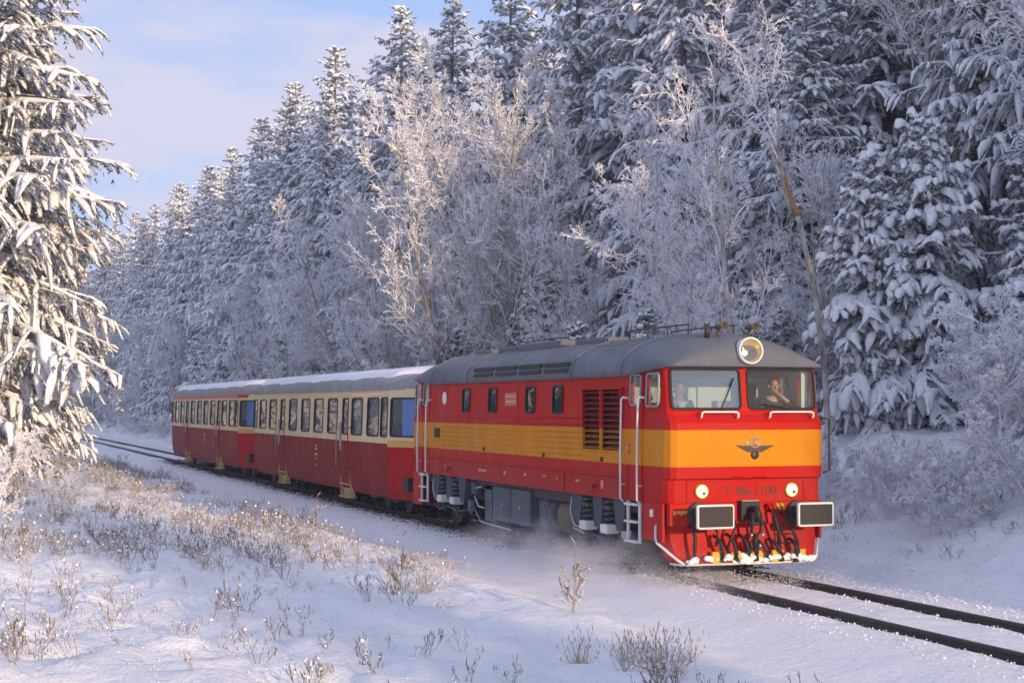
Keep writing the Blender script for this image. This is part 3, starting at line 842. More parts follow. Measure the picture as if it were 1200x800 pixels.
# ------------------------------------------------------------------ paints
def paint(name, stops, rough=0.36, coat=0.02, dirt=0.30, axis_z=True, zmin=0.0, zmax=4.0, dust=(0.16, 0.09, 0.07), fade=0.03):
    """flat painted bands by height (stops: (z, colour)), grime thickest near the bogies where it was thrown up"""
    m = mat(name, stops[0][1], rough, coat=coat, spec=0.09)
    tc = nd(m, 'ShaderNodeTexCoord')
    sp = nd(m, 'ShaderNodeSeparateXYZ'); ln(m, tc.outputs['Object'], sp.inputs[0])
    mr = nd(m, 'ShaderNodeMapRange'); mr.inputs['From Min'].default_value = zmin; mr.inputs['From Max'].default_value = zmax
    ln(m, sp.outputs['Z'], mr.inputs['Value'])
    if len(stops) > 1:
        col = ramp(m, mr.outputs['Result'], [((z - zmin) / (zmax - zmin) if z > zmin else 0.0, c) for z, c in stops], 'CONSTANT')
    else:
        n = nd(m, 'ShaderNodeRGB'); n.outputs[0].default_value = (*stops[0][1], 1); col = n.outputs[0]
    n1 = noise(m, 2.2, 7, 0.65, vec=tc.outputs['Object'], stretch=(1, 1, 0.45))
    n2 = noise(m, 0.9, 4, 0.6, vec=tc.outputs['Object'])
    n3 = noise(m, 9.0, 5, 0.7, vec=tc.outputs['Object'], stretch=(1, 1, 0.2))
    d0 = ramp(m, mr.outputs['Result'], [(0.10, 1.0), (0.42, 0.25), (0.8, 0.10)])
    d1 = ramp(m, n1, [(0.38, 0.0), (0.72, 1.0)])
    mu = nd(m, 'ShaderNodeMath', operation='MULTIPLY'); ln(m, d0, mu.inputs[0]); ln(m, d1, mu.inputs[1])
    mu2 = nd(m, 'ShaderNodeMath', operation='MULTIPLY'); ln(m, mu.outputs[0], mu2.inputs[0]); mu2.inputs[1].default_value = dirt
    faded = mixc(m, ramp(m, n2, [(0.4, 0.0), (0.7, fade)]), col, (0.55, 0.45, 0.42))
    c2 = mixc(m, mu2.outputs[0], faded, dust)
    c3 = mixc(m, ramp(m, n3, [(0.60, 0.0), (0.80, dirt * 0.45)]), c2, (0.10, 0.07, 0.06))
    ln(m, c3, bsdf(m).inputs['Base Color'])
    ln(m, ramp(m, n1, [(0.3, rough), (0.75, min(1, rough + 0.3))]), bsdf(m).inputs['Roughness'])
    bump(m, noise(m, 0.9, 2, 0.5, vec=tc.outputs['Object']), 0.22, 0.06)
    return m
RED, YEL = (0.47, 0.006, 0.002), (0.65, 0.235, 0.001)
DRED = (0.36, 0.008, 0.008)
WINE, CREAM = (0.26, 0.002, 0.006), (0.80, 0.62, 0.36)
M['loco'] = paint('loco_paint', [(0, RED), (1.777, YEL), (2.358, RED)], dirt=0.75)
M['loco_sill'] = paint('loco_sill', [(0, (0.40, 0.010, 0.008))], 0.45, 0.1, 0.6)
M['loco_red'] = paint('loco_red', [(0, RED)], 0.35, 0.03, 0.6)
M['roof_grey'] = paint('roof_grey', [(0, (0.135, 0.15, 0.175))], 0.38, 0.1, 0.5, zmin=3.0, zmax=4.2, dust=(0.07, 0.065, 0.06), fade=0.0)
M['bogie'] = paint('bogie_grey', [(0, (0.075, 0.085, 0.10))], 0.6, 0.0, 0.55, zmin=0.0, zmax=1.6, dust=(0.42, 0.42, 0.45), fade=0.0)
M['tank'] = paint('tank_grey', [(0, (0.10, 0.11, 0.125))], 0.55, 0.0, 0.7, zmin=0.0, zmax=1.8, dust=(0.42, 0.42, 0.45), fade=0.0)
M['car'] = paint('carriage_paint', [(0, WINE), (1.775, CREAM)], 0.40, 0.02, 0.35)
bsdf(M['car']).inputs['Specular IOR Level'].default_value = 0.06
M['car_red'] = paint('carriage_end_red', [(0, (0.46, 0.008, 0.008)), (1.70, (0.70, 0.42, 0.10)), (1.86, CREAM)], 0.32, 0.03, 0.25)
M['car_roof'] = paint('carriage_roof', [(0, (0.33, 0.33, 0.335))], 0.55, 0.0, 0.5, zmin=3.0, zmax=4.2, dust=(0.15, 0.14, 0.13), fade=0.0)
M['strip_red'] = mat('strip_red', (0.50, 0.015, 0.012), 0.4)
M['beige'] = paint('step_beige', [(0, (0.62, 0.45, 0.20))], 0.5, 0.0, 0.9, zmin=0, zmax=1.2)
M['black'] = mat('black_rubber', (0.012, 0.012, 0.013), 0.6)
M['dark'] = mat('dark_iron', (0.025, 0.024, 0.024), 0.6)
n_ = noise(M['dark'], 6, 5, 0.7)
ln(M['dark'], ramp(M['dark'], n_, [(0.35, (0.014, 0.013, 0.013)), (0.7, (0.06, 0.052, 0.045))]), bsdf(M['dark']).inputs['Base Color'])
M['white'] = paint('white_paint', [(0, (0.78, 0.77, 0.74))], 0.4, 0.1, 0.35)
M['steel'] = mat('steel', (0.45, 0.45, 0.46), 0.35, metal=0.9)
M['grey_plate'] = mat('grey_plate', (0.30, 0.30, 0.29), 0.5, metal=0.4)
M['brass'] = mat('dull_tube', (0.12, 0.10, 0.065), 0.55)
M['interior'] = mat('cab_interior', (0.55, 0.66, 0.57), 0.6)
M['interior_dark'] = mat('interior_dark', (0.05, 0.055, 0.05), 0.8)
M['seat'] = mat('seat_brown', (0.14, 0.09, 0.07), 0.7)
M['curtain'] = mat('blue_curtain', (0.11, 0.24, 0.58), 0.8)
M['plaque_red'] = mat('plaque_red', (0.55, 0.10, 0.10), 0.5)
M['letter'] = mat('letter_dark', (0.035, 0.010, 0.009), 0.5)
M['letter_y'] = mat('letter_yellow', (0.65, 0.42, 0.08), 0.5)
M['letter_pale'] = mat('letter_pale', (0.62, 0.42, 0.22), 0.5)
M['emblem'] = mat('emblem_iron', (0.03, 0.022, 0.018), 0.45)
M['emblem_ring'] = mat('emblem_ring', (0.48, 0.30, 0.14), 0.5)
M['plow_yellow'] = mat('plow_yellow', (0.66, 0.34, 0.015), 0.5)
def glass(name, dust_sheen, dcol, tint=(0.94, 0.96, 0.96)):
    m = bpy.data.materials.new(name); m.use_nodes = True
    t = m.node_tree; t.nodes.clear()
    out = t.nodes.new('ShaderNodeOutputMaterial')
    tr = t.nodes.new('ShaderNodeBsdfTransparent'); tr.inputs[0].default_value = (*tint, 1)
    gl = t.nodes.new('ShaderNodeBsdfGlossy'); gl.inputs['Roughness'].default_value = 0.02
    fr = t.nodes.new('ShaderNodeFresnel'); fr.inputs['IOR'].default_value = 1.45
    mx = t.nodes.new('ShaderNodeMixShader')
    gm_ = t.nodes.new('ShaderNodeNewGeometry'); inv = t.nodes.new('ShaderNodeMath'); inv.operation = 'SUBTRACT'; inv.inputs[0].default_value = 1.0
    mul = t.nodes.new('ShaderNodeMath'); mul.operation = 'MULTIPLY'
    t.links.new(gm_.outputs['Backfacing'], inv.inputs[1]); t.links.new(inv.outputs[0], mul.inputs[0]); t.links.new(fr.outputs[0], mul.inputs[1])
    t.links.new(mul.outputs[0], mx.inputs[0]); t.links.new(tr.outputs[0], mx.inputs[1]); t.links.new(gl.outputs[0], mx.inputs[2])
    df = t.nodes.new('ShaderNodeBsdfDiffuse'); df.inputs[0].default_value = (*dcol, 1)
    m2 = t.nodes.new('ShaderNodeMixShader'); m2.inputs[0].default_value = dust_sheen  # flat diffuse share: dust film, and painted sky reflection on the left windscreen
    t.links.new(mx.outputs[0], m2.inputs[1]); t.links.new(df.outputs[0], m2.inputs[2])
    t.links.new(m2.outputs[0], out.inputs[0])
    return m
M['glass'] = glass('window_glass', 0.05, (0.5, 0.55, 0.6))
M['glass_sky_sheen'] = glass('windscreen_glass', 0.24, (0.30, 0.42, 0.58))  # left windscreen: blue diffuse mixed in as a painted sky reflection
M['glass_dark'] = glass('engine_room_glass', 0.03, (0.5, 0.55, 0.6), (0.15, 0.17, 0.2))
def lamp_mat(name, col, strength):
    m = mat(name, col, 0.15)
    bsdf(m).inputs['Emission Color'].default_value = (*col, 1)
    bsdf(m).inputs['Emission Strength'].default_value = strength
    return m
M['bulb'] = lamp_mat('lit_bulb', (1.0, 0.78, 0.36), 6.0)
M['bulb_small'] = lamp_mat('lit_headlight', (1.0, 0.72, 0.32), 1.1)
M['reflector'] = mat('reflector', (0.80, 0.62, 0.30), 0.45, metal=0.6)
M['skin'] = mat('skin', (0.48, 0.27, 0.19), 0.55)
M['hair'] = mat('hair', (0.02, 0.014, 0.011), 0.6)
M['jacket'] = mat('dark_jacket', (0.018, 0.020, 0.026), 0.8)
M['shirt'] = mat('white_shirt', (0.65, 0.65, 0.66), 0.8)
M['red_coat'] = mat('red_coat', (0.50, 0.03, 0.05), 0.8)
M['blue_coat'] = mat('blue_coat', (0.05, 0.07, 0.13), 0.8)

def boolean(me, cutters, name):
    """difference of meshes, returns a new mesh"""
    o = bpy.data.objects.new('cut_base', me); COL.objects.link(o)
    tmp = []
    for c in cutters:
        co = bpy.data.objects.new('cutter', c); COL.objects.link(co); tmp.append(co)
        md = o.modifiers.new('b', 'BOOLEAN'); md.operation = 'DIFFERENCE'; md.solver = 'EXACT'; md.object = co
        md.material_mode = 'TRANSFER'
    dg = bpy.context.evaluated_depsgraph_get(); dg.update()
    r = bpy.data.meshes.new_from_object(o.evaluated_get(dg)); r.name = name
    for x in tmp + [o]: bpy.data.objects.remove(x)
    return r

def text_mesh(s, size, mt, depth=0.004, align='CENTER'):
    c = bpy.data.curves.new('lettering', 'FONT'); c.body = s; c.size = size; c.extrude = depth; c.align_x = align; c.align_y = 'CENTER'
    o = bpy.data.objects.new('lettering', c); COL.objects.link(o)
    dg = bpy.context.evaluated_depsgraph_get(); dg.update()
    me = bpy.data.meshes.new_from_object(o.evaluated_get(dg))
    bpy.data.objects.remove(o)
    me.materials.clear(); me.materials.append(mt)
    return me

# ------------------------------------------------------------------ people
def person(name, loc, rz, label, clothing, coat, shirt=False, arm_up=False, hat=False, group=None):
    """seated figure facing +X, hips at the origin"""
    t = empty(name, loc, rz, label, 'person', group)
    def skin(nm, verts, edges, rad, mt, root=0, lv=2):
        me = bpy.data.meshes.new(nm); me.from_pydata(verts, edges, [])
        o = bpy.data.objects.new(nm, me); COL.objects.link(o)
        o.modifiers.new('skin', 'SKIN')
        for i_, r_ in enumerate(rad):
            sv = me.skin_vertices[0].data[i_]; sv.radius = r_ if isinstance(r_, tuple) else (r_, r_)
        me.skin_vertices[0].data[root].use_root = True
        sb = o.modifiers.new('sub', 'SUBSURF'); sb.levels = lv; sb.render_levels = lv
        dg = bpy.context.evaluated_depsgraph_get(); dg.update()
        r = bpy.data.meshes.new_from_object(o.evaluated_get(dg)); bpy.data.objects.remove(o)
        r.materials.clear(); r.materials.append(mt)
        r.polygons.foreach_set('use_smooth', np.full(len(r.polygons), True))
        return r
    # body: pelvis, spine, neck, head, arms, legs
    v = [(0, 0, 0.05), (0.0, 0, 0.26), (0.01, 0, 0.44), (0.02, 0, 0.54), (0.035, 0, 0.64), (0.05, 0, 0.73), (0.03, 0, 0.81)]
    e = [(0, 1), (1, 2), (2, 3), (3, 4), (4, 5), (5, 6)]
    rad = [(0.15, 0.12), (0.14, 0.11), (0.15, 0.11), 0.055, (0.072, 0.085), (0.078, 0.09), (0.05, 0.06)]
    for sd in (-1, 1):
        b = len(v)
        if arm_up and sd == 1:
            arm = [(0.02, 0.19, 0.47), (0.20, 0.30, 0.34), (0.20, 0.10, 0.50), (0.17, 0.04, 0.56)]
        else:
            arm = [(0.02, sd * 0.19, 0.47), (0.05, sd * 0.26, 0.22), (0.28, sd * 0.20, 0.18), (0.36, sd * 0.18, 0.19)]
        v += arm; rad += [0.06, 0.048, 0.036, 0.032]
        e += [(2, b), (b, b + 1), (b + 1, b + 2), (b + 2, b + 3)]
        # hand: five fingers rooted in the palm
        h = Vector(v[b + 3]); d = (Vector(v[b + 3]) - Vector(v[b + 2])).normalized()
        sx = d.cross(Vector((0, 0, 1))).normalized() if abs(d.z) < 0.9 else Vector((0, 1, 0))
        for k in range(5):
            off = sx * (-0.028 + 0.014 * k); Lf = (0.045, 0.075, 0.085, 0.078, 0.060)[k]
            q = len(v)
            p1 = h + d * 0.05 + off * 1.3; p2 = p1 + d * Lf * 0.6 + Vector((0, 0, -0.015)); p3 = p2 + d * Lf * 0.4 + Vector((0, 0, -0.03))
            v += [p1[:], p2[:], p3[:]]; rad += [0.011, 0.010, 0.008]
            e += [(b + 3, q), (q, q + 1), (q + 1, q + 2)]
        b = len(v)
        v += [(0.08, sd * 0.10, 0.02), (0.46, sd * 0.12, 0.02), (0.46, sd * 0.12, -0.38), (0.58, sd * 0.12, -0.42)]
        rad += [0.085, 0.065, 0.045, 0.04]; e += [(0, b), (b, b + 1), (b + 1, b + 2), (b + 2, b + 3)]
    link('body', skin('person_body', v, e, rad, M['skin']), t)
    jv = [(0, 0, 0.03), (0, 0, 0.26), (0.01, 0, 0.44), (0.015, 0, 0.50)]
    je = [(0, 1), (1, 2), (2, 3)]; jr = [(0.175, 0.15), (0.165, 0.135), (0.17, 0.13), (0.08, 0.08)]
    for sd in (-1, 1):
        b = len(jv)
        if arm_up and sd == 1: arm = [(0.02, 0.19, 0.47), (0.20, 0.30, 0.34), (0.20, 0.16, 0.45)]
        else: arm = [(0.02, sd * 0.19, 0.47), (0.05, sd * 0.26, 0.22), (0.26, sd * 0.20, 0.18)]
        jv += arm; jr += [0.075, 0.062, 0.048]; je += [(2, b), (b, b + 1), (b + 1, b + 2)]
        b = len(jv); jv += [(0.08, sd * 0.10, 0.02), (0.46, sd * 0.12, 0.02), (0.46, sd * 0.12, -0.34)]
        jr += [0.10, 0.08, 0.06]; je += [(0, b), (b, b + 1), (b + 1, b + 2)]
    link('jacket', skin('person_jacket', jv, je, jr, coat), t)
    hb = MB()
    rows = []
    for i_ in range(8):
        ph = math.pi * i_ / 7 * 0.62
        rows.append([(0.022 - 0.02 * math.sin(ph) + 0.102 * math.sin(ph) * math.cos(a) * (0.9 if math.cos(a) > 0 else 1.05), 0.09 * math.sin(ph) * math.sin(a), 0.735 + 0.115 * math.cos(ph) - (0.05 * math.sin(ph) if math.cos(a) < 0.2 else -0.015 * math.sin(ph)))
                     for a in [2 * math.pi * k / 14 for k in range(15)]])
    hb.grid(rows)
    link('hair', hb.mesh('person_hair', M['red_coat'] if hat else M['hair']), t)
    fb = MB()
    for sd in (-1, 1):
        fb.ring([(0.0, 0.010), (0.010, 0.006), (0.012, -0.004)], (0.122, sd * 0.032, 0.715), (1, 0, 0), 8)
    fb.tube([(0.118, -0.025, 0.640), (0.124, 0, 0.637), (0.118, 0.025, 0.640)], 0.006, 6)
    link('face_features', fb.mesh('person_eyes', M['hair']), t)
    nb = MB().tube([(0.118, 0, 0.712), (0.136, 0, 0.685), (0.142, 0, 0.672), (0.122, 0, 0.664)], [0.008, 0.012, 0.014, 0.008], 6)
    for sd in (-1, 1): nb.tube([(0.04, sd * 0.086, 0.72), (0.03, sd * 0.098, 0.70), (0.04, sd * 0.088, 0.665)], [0.010, 0.018, 0.010], 6)
    link('nose_and_ears', nb.mesh('person_nose', M['skin']), t)
    if shirt:
        sb = MB(); sb.prism([(-0.075, 0.50), (0.075, 0.50), (0.03, 0.36), (0, 0.30), (-0.03, 0.36)], 'x', 0.125, 0.15)
        link('shirt', sb.mesh('person_shirt', M['shirt']), t)
    return t

# ------------------------------------------------------------------ the locomotive (front at x = 0, facing +X, runs to x = -14.4)
LL = -14.4
loco = empty('diesel_locomotive', (0, 0, 0), 0, 'red diesel locomotive with yellow waist band and grey roof at the head of the train', 'locomotive')
def outline(xf, hw, face=1.26):
    """plan outline, front half then mirrored rear; xf: front plane offset (0 = front)"""
    f = [(xf, -face), (xf, 0.0), (xf, face), (xf - 0.06, face + 0.085), (xf - 0.20, hw - 0.03), (-1.25, hw), (-4.0, hw)]
    r = [(LL - x, y) for x, y in f[::-1]]
    right = f[2:] + r[:5]             # y positive side front to rear
    pts = [(xf, 0.0)] + f[2:] + [(LL - x, y) for x, y in f[2:][::-1]] + [(LL - xf, 0.0)]
    pts += [(x, -y) for x, y in ([(LL - x, y) for x, y in f[2:]])] + [(x, -y) for x, y in f[2:][::-1]]
    return pts
LEVELS = [(1.195, -0.10, 1.425), (1.575, -0.10, 1.43), (1.60, -0.01, 1.43), (1.777, 0.0, 1.43), (2.10, 0.015, 1.43), (2.358, 0.012, 1.425), (2.47, 0.0, 1.42),
          (2.60, -0.10, 1.415), (2.67, -0.125, 1.41), (3.36, -0.20, 1.385), (3.37, -0.20, 1.385)]
hull = MB()
rings = [[(x, y, z) for x, y in outline(xf, hw)] for z, xf, hw in LEVELS]
npt = len(rings[0])
vs = [p for r_ in rings for p in r_]
fs = []
for k in range(len(rings) - 1):
    for q in range(npt):
        fs.append((k * npt + q, k * npt + (q + 1) % npt, (k + 1) * npt + (q + 1) % npt, (k + 1) * npt + q))
fs.append(list(range(npt))[::-1]); fs.append(list(range((len(rings) - 1) * npt, len(rings) * npt)))
hull.add(vs, fs)
hull_me = hull.mesh('loco_body', M['loco'])
cut = []
def cutter(mb, m_): cut.append(mb.mesh('cutter', m_))
for x0, x1 in ((-1.75, -0.28), (LL + 0.28, LL + 1.75)):
    cutter(MB().box(x0, x1, -1.33, 1.33, 2.15, 3.33), M['interior'])
WS = [(-1.275, -0.075), (0.075, 1.275)]
for y0, y1 in WS:
    for xa, xb in ((-0.5, 0.3), (LL - 0.3, LL + 0.5)):
        cutter(MB().prism(rrect(y0, y1, 2.70, 3.315, 0.06), 'x', xa, xb), M['loco'])
SW = [(-0.80, -0.36, 2.74, 3.25), (-1.44, -1.04, 2.76, 3.24)]   # cab side window, door window
SW += [(LL - b, LL - a, z0, z1) for a, b, z0, z1 in SW]
for a, b, z0, z1 in SW:
    cutter(MB().prism(rrect(a, b, z0, z1, 0.05), 'y', -1.8, -1.2), M['loco'])
    cutter(MB().prism(rrect(a, b, z0, z1, 0.05), 'y', 1.2, 1.8), M['loco'])
EW = [-10.16, -8.40, -6.18, -4.73]
for x in EW:
    for s_ in (-1, 1):
        cutter(MB().prism(rrect(x - 0.24, x + 0.24, 2.62, 3.09, 0.05), 'y', s_ * 1.25, s_ * 1.8), M['interior_dark'])
for (x0, x1) in ((-3.42, -2.64), (-2.55, -1.78)):
    cutter(MB().box(x0, x1, -1.8, -1.30, 1.985, 3.03), M['black'])
body_me = boolean(hull_me, cut, 'loco_body')
body = link('body', body_me, loco)

def pane(name, kind, u0, u1, v0, v1, at, r=0.06, mt=None, gasket=0.022, parent=None, depth=0.0, gm=None):
    """window set in an opening: rubber surround with a glass pane under it. at(u, v) -> point"""
    o = MB()
    out = rrect(u0 - gasket * .4, u1 + gasket * .4, v0 - gasket * .4, v1 + gasket * .4, r + gasket * .4)
    o.tube([at(u, v, 0.0) for u, v in out], gasket, 6, closed=True)
    w = o.build(name, gm or M['black'], parent)
    p = MB()
    inn = rrect(u0, u1, v0, v1, r)
    p.add([at(u, v, -0.012) for u, v in inn] + [at(u, v, -0.020) for u, v in inn],
          [list(range(len(inn))), list(range(len(inn), 2 * len(inn)))[::-1]] + [(k, (k + 1) % len(inn), len(inn) + (k + 1) % len(inn), len(inn) + k) for k in range(len(inn))])
    p.build('pane', mt or M['glass'], w)
    return w
def wsx(z): return -0.125 - 0.075 * (z - 2.67) / 0.69
for y0, y1 in WS:
    w = pane('windscreen', 'f', y0, y1, 2.70, 3.315, lambda u, v, d: (wsx(v) + d + 0.004, u, v), 0.06, M['glass_sky_sheen'] if y0 < 0 else M['glass'], 0.022, loco)
    wi = MB()
    yw = y1 - 0.34 if y0 < 0 else y0 + 0.62
    wi.tube([(wsx(2.66) + 0.05, yw, 2.66), (wsx(2.72) + 0.035, yw, 2.72), (wsx(3.18) + 0.03, yw + 0.23, 3.18)] if y0 < 0 else [(wsx(2.66) + 0.05, yw, 2.66), (wsx(2.72) + 0.035, yw, 2.72), (wsx(2.80) + 0.03, yw - 0.40, 2.76)], 0.012, 6)
    wi.build('wiper', M['black'], w)
    b0, b1 = (y0 + 0.44, y1 - 0.12) if y0 < 0 else (y0 + 0.30, y1 - 0.12)
    rb = MB().tube([(-0.02, b0, 2.54), (0.03, b0, 2.58), (0.03, b0, 2.625), (0.03, b0 + 0.04, 2.645), (0.03, b1 - 0.04, 2.645), (0.03, b1, 2.625), (0.03, b1, 2.57), (-0.02, b1, 2.54)], 0.016, 8)
    rb.build('grab_rail', M['white'], loco)
    pane('windscreen', 'r', y0, y1, 2.70, 3.315, lambda u, v, d: (LL - wsx(v) - d - 0.004, u, v), 0.06, M['glass'], 0.022, loco)
# inside of the leading cab: desk, rear door, posts, visor panel
cabin = MB()
cabin.bbox(-0.75, -0.33, -1.30, 1.30, 2.45, 2.60, 0.02, 1)
cabin.bbox(-0.72, -0.50, -0.30, -0.02, 2.60, 2.82, 0.02, 2)
cabin.box(-1.735, -1.70, -0.05, 0.55, 2.16, 3.22, 2)
cabin.box(-1.72, -1.69, 0.62, 1.05, 2.55, 3.12, 3)
cabin.box(-0.40, -0.34, -0.11, 0.00, 2.62, 3.32, 2)
cabin.box(-0.42, -0.36, 1.16, 1.27, 2.62, 3.32, 2)
cabin.box(-0.95, -0.90, 0.98, 1.03, 2.5, 3.32, 4)
cabin.build('cab_desk', [M['interior'], M['interior_dark'], M['interior'], M['glass_dark'], M['loco_red']], loco)
def seat(x, y, z, parent, name='driver_seat'):
    s = MB(); s.bbox(x - 0.22, x + 0.22, y - 0.22, y + 0.22, z - 0.10, z, 0.03); s.bbox(x - 0.28, x - 0.20, y - 0.20, y + 0.20, z, z + 0.55, 0.03)
    s.cyl((x, y, 2.155), (x, y, z - 0.09), 0.05)
    return s.build(name, M['seat'], parent)
seat(-0.92, -0.80, 2.34, loco); seat(-0.90, 0.93, 2.34, loco)
person('person', (-0.90, -0.80, 2.36 - 0.05), 0.0, 'person in dark suit and white shirt sitting behind the left windscreen', 'suit', M['jacket'], shirt=True)
person('person', (-0.88, 0.93, 2.40 - 0.03), -0.15, 'dark haired person raising a bare hand to the chin behind the right windscreen', 'jacket', M['jacket'], arm_up=True)

for k, (a, b, z0, z1) in enumerate(SW):
    for s_ in (-1, 1):
        pane('door_window' if k in (1, 3) else 'cab_window', 's', a, b, z0, z1, lambda u, v, d, s_=s_: (u, s_ * (1.43 - 0.04 * (v - 2.4) + d), v), 0.05, M['glass'], 0.020, loco, gm=M['grey_plate'])
for x in EW:
    for s_ in (-1, 1):
        pane('engine_room_window', 'e', x - 0.24, x + 0.24, 2.62, 3.09, lambda u, v, d, s_=s_: (u, s_ * (1.43 - 0.04 * (v - 2.4) + d), v), 0.05, M['glass_dark'], 0.020, loco)
# door seams (raised frames) and handrails and ladders
def yside(z, s_=-1, off=0.0): return s_ * (1.432 - 0.045 * max(0, z - 2.4) + off)
door_me = None
for xa, xb in ((-1.53, -0.95), (LL + 0.95, LL + 1.53)):
    for s_ in (-1, 1):
        d = MB()
        for u0, u1, v0, v1 in ((xa, xa + 0.03, 1.22, 3.31), (xb - 0.03, xb, 1.22, 3.31), (xa + 0.031, xb - 0.031, 3.28, 3.31)):
            d.add([(u, yside(v, s_, o_), v) for o_ in (0.016, -0.02) for v in (v0, v1) for u in (u0, u1)], [(0, 1, 3, 2), (4, 6, 7, 5), (0, 4, 5, 1), (2, 3, 7, 6), (0, 2, 6, 4), (1, 5, 7, 3)])
        dr = d.build('door', M['loco'], loco)
        h = MB().tube([(xa + 0.10, yside(1.9, s_, 0.0), 1.98), (xa + 0.10, yside(1.9, s_, 0.05), 1.98), (xa + 0.10, yside(1.9, s_, 0.05), 2.10), (xa + 0.10, yside(2.1, s_, 0.0), 2.10)], 0.012, 6)
        h.build('handle', M['steel'], dr)
        for xr in (xa - 0.09, xb + 0.0):
            hr = MB().tube([(xr + 0.09, yside(2.88, s_, -0.01), 2.87), (xr + 0.03, yside(2.88, s_, 0.07), 2.88), (xr, yside(2.84, s_, 0.085), 2.84), (xr, yside(2, s_, 0.085), 2.0), (xr, yside(1.3, s_, 0.085), 1.22), (xr, yside(1.2, s_, 0.03), 1.17)], 0.019, 8)
            for zc in (1.45,): hr.cyl((xr, yside(zc, s_, -0.02), zc), (xr, yside(zc, s_, 0.08), zc), 0.012, n=6)
            hr.build('handrail', M['white'], loco)
        ld = MB()
        for xr in (xa + 0.06, xb - 0.06):
            ld.bbox(xr - 0.028, xr + 0.028, s_ * 1.44 - 0.02, s_ * 1.44 + 0.02, 0.52, 1.19, 0.006)
        for zc in (0.54, 0.86, 1.14): ld.bbox(xa + 0.06, xb - 0.06, s_ * 1.44 - 0.016 - 0.07, s_ * 1.44 + 0.012, zc - 0.014, zc + 0.022, 0.005)
        ld.build('ladder', M['white'], loco)
# louvres
slat = MB().add([(x, y, z) for x in (-0.39, 0.39) for (y, z) in ((-0.035, -0.030), (-0.040, -0.022), (0.085, 0.028), (0.090, 0.020))],
                [(0, 1, 2, 3), (7, 6, 5, 4), (0, 4, 5, 1), (1, 5, 6, 2), (2, 6, 7, 3), (3, 7, 4, 0)]).mesh('slat', M['loco'])
nsl = 11
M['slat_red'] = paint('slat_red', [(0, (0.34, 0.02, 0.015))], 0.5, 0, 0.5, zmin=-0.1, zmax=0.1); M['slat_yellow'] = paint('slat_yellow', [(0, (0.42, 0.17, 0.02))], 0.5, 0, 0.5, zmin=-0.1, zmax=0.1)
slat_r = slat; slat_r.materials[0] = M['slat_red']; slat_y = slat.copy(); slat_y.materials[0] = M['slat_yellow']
for xc in (-3.03, -2.165):
    gr = MB()
    for u0, u1, v0, v1 in ((xc - 0.42, xc - 0.385, 1.96, 3.05), (xc + 0.385, xc + 0.42, 1.96, 3.05), (xc - 0.384, xc + 0.384, 3.02, 3.05), (xc - 0.384, xc + 0.384, 1.96, 1.99)):
        gr.box(u0, u1, -1.46, -1.40, v0, v1)
    gf = gr.build('louvre_grille', M['loco'], loco)
    for k in range(nsl):
        z = 2.035 + k * (0.955 / (nsl - 1))
        link('slat', slat_y if z < 2.36 else slat_r, gf, (xc, -1.41, z))
# corrugations of the yellow band and beading
for s_ in (-1, 1):
    rb = MB()
    for z in (1.87, 1.97, 2.07, 2.17, 2.27):
        rb.cyl((-11.95, s_ * 1.428, z), (-3.52, s_ * 1.428, z), 0.013, n=6)
    rb.build('band_ribs', M['loco'], loco)
    bd = MB()
    for z in (2.40, 2.52): bd.cyl((-12.4, s_ * 1.422, z), (-3.52, s_ * 1.422, z), 0.014, n=6)
    bd.box(-12.75, -1.75, s_ * 1.42, s_ * 1.447, 1.56, 1.60)
    bd.build('beading', M['loco_red'], loco)
    sill = MB()
    y_ = sorted((s_ * 1.34, s_ * 1.452))
    sill.bbox(-12.72, -4.34, *y_, 1.18, 1.545, 0.012); sill.bbox(-4.15, -1.72, *y_, 1.18, 1.545, 0.012); sill.box(-4.34, -4.15, s_ * 1.34, s_ * 1.43, 1.20, 1.53)
    sl = sill.build('sill_beam', M['loco_sill'], loco)
    if s_ < 0:
        for k, (xc, w_, z_, h_) in enumerate(((-9.2, 0.55, 1.40, 0.05), (-7.6, 0.16, 1.40, 0.08), (-6.4, 0.12, 1.42, 0.06), (-5.4, 0.20, 1.43, 0.03), (-4.7, 0.10, 1.42, 0.05), (-3.75, 0.20, 1.42, 0.04), (-2.6, 0.12, 1.40, 0.14), (-11.6, 0.12, 1.40, 0.04))):
            mk = MB()
            nb_ = max(1, int(w_ / 0.06))
            for q in range(nb_):
                mk.box(xc + q * 0.06, xc + q * 0.06 + 0.035, -1.4535, -1.4515, z_ - h_ / 2, z_ + h_ / 2)
            mk.build('sill_marking', M['letter_pale'], sl)
        for xc in (-11.2, -2.85):
            kn = MB().cyl((xc, -1.45, 1.36), (xc, -1.50, 1.36), 0.035).box(xc - 0.02, xc + 0.02, -1.52, -1.50, 1.26, 1.40)
            kn.build('lifting_lug', M['loco_red'], sl)
# side plates
MB().ring([(0.0, 0.012), (0.13, 0.012), (0.145, 0.004), (0.145, -0.01)], (-11.72, -1.415, 2.91), (0, -1, 0), 20).build('oval_plate', M['white'], loco)
loco.children[-1].scale = (1, 1, 1)
pl = MB().bbox(-7.62, -6.92, -1.425, -1.405, 2.74, 3.0, 0.004).build('name_plate', M['plaque_red'], loco)
pk = MB()
for r_, z in enumerate((2.93, 2.82)):
    for q in range(9): pk.box(-7.55 + q * 0.068, -7.505 + q * 0.068, -1.4275, -1.4255, z - 0.022, z + 0.022)
pk.build('plate_lettering', M['letter_pale'], pl)
fl = MB().bbox(-12.42, -12.02, -1.445, -1.42, 2.02, 2.24, 0.006)
for k in range(4): fl.box(-12.38 + k * 0.09, -12.32 + k * 0.09, -1.45, -1.445, 2.04, 2.22)
fl.build('filler_cover', M['dark'], loco)
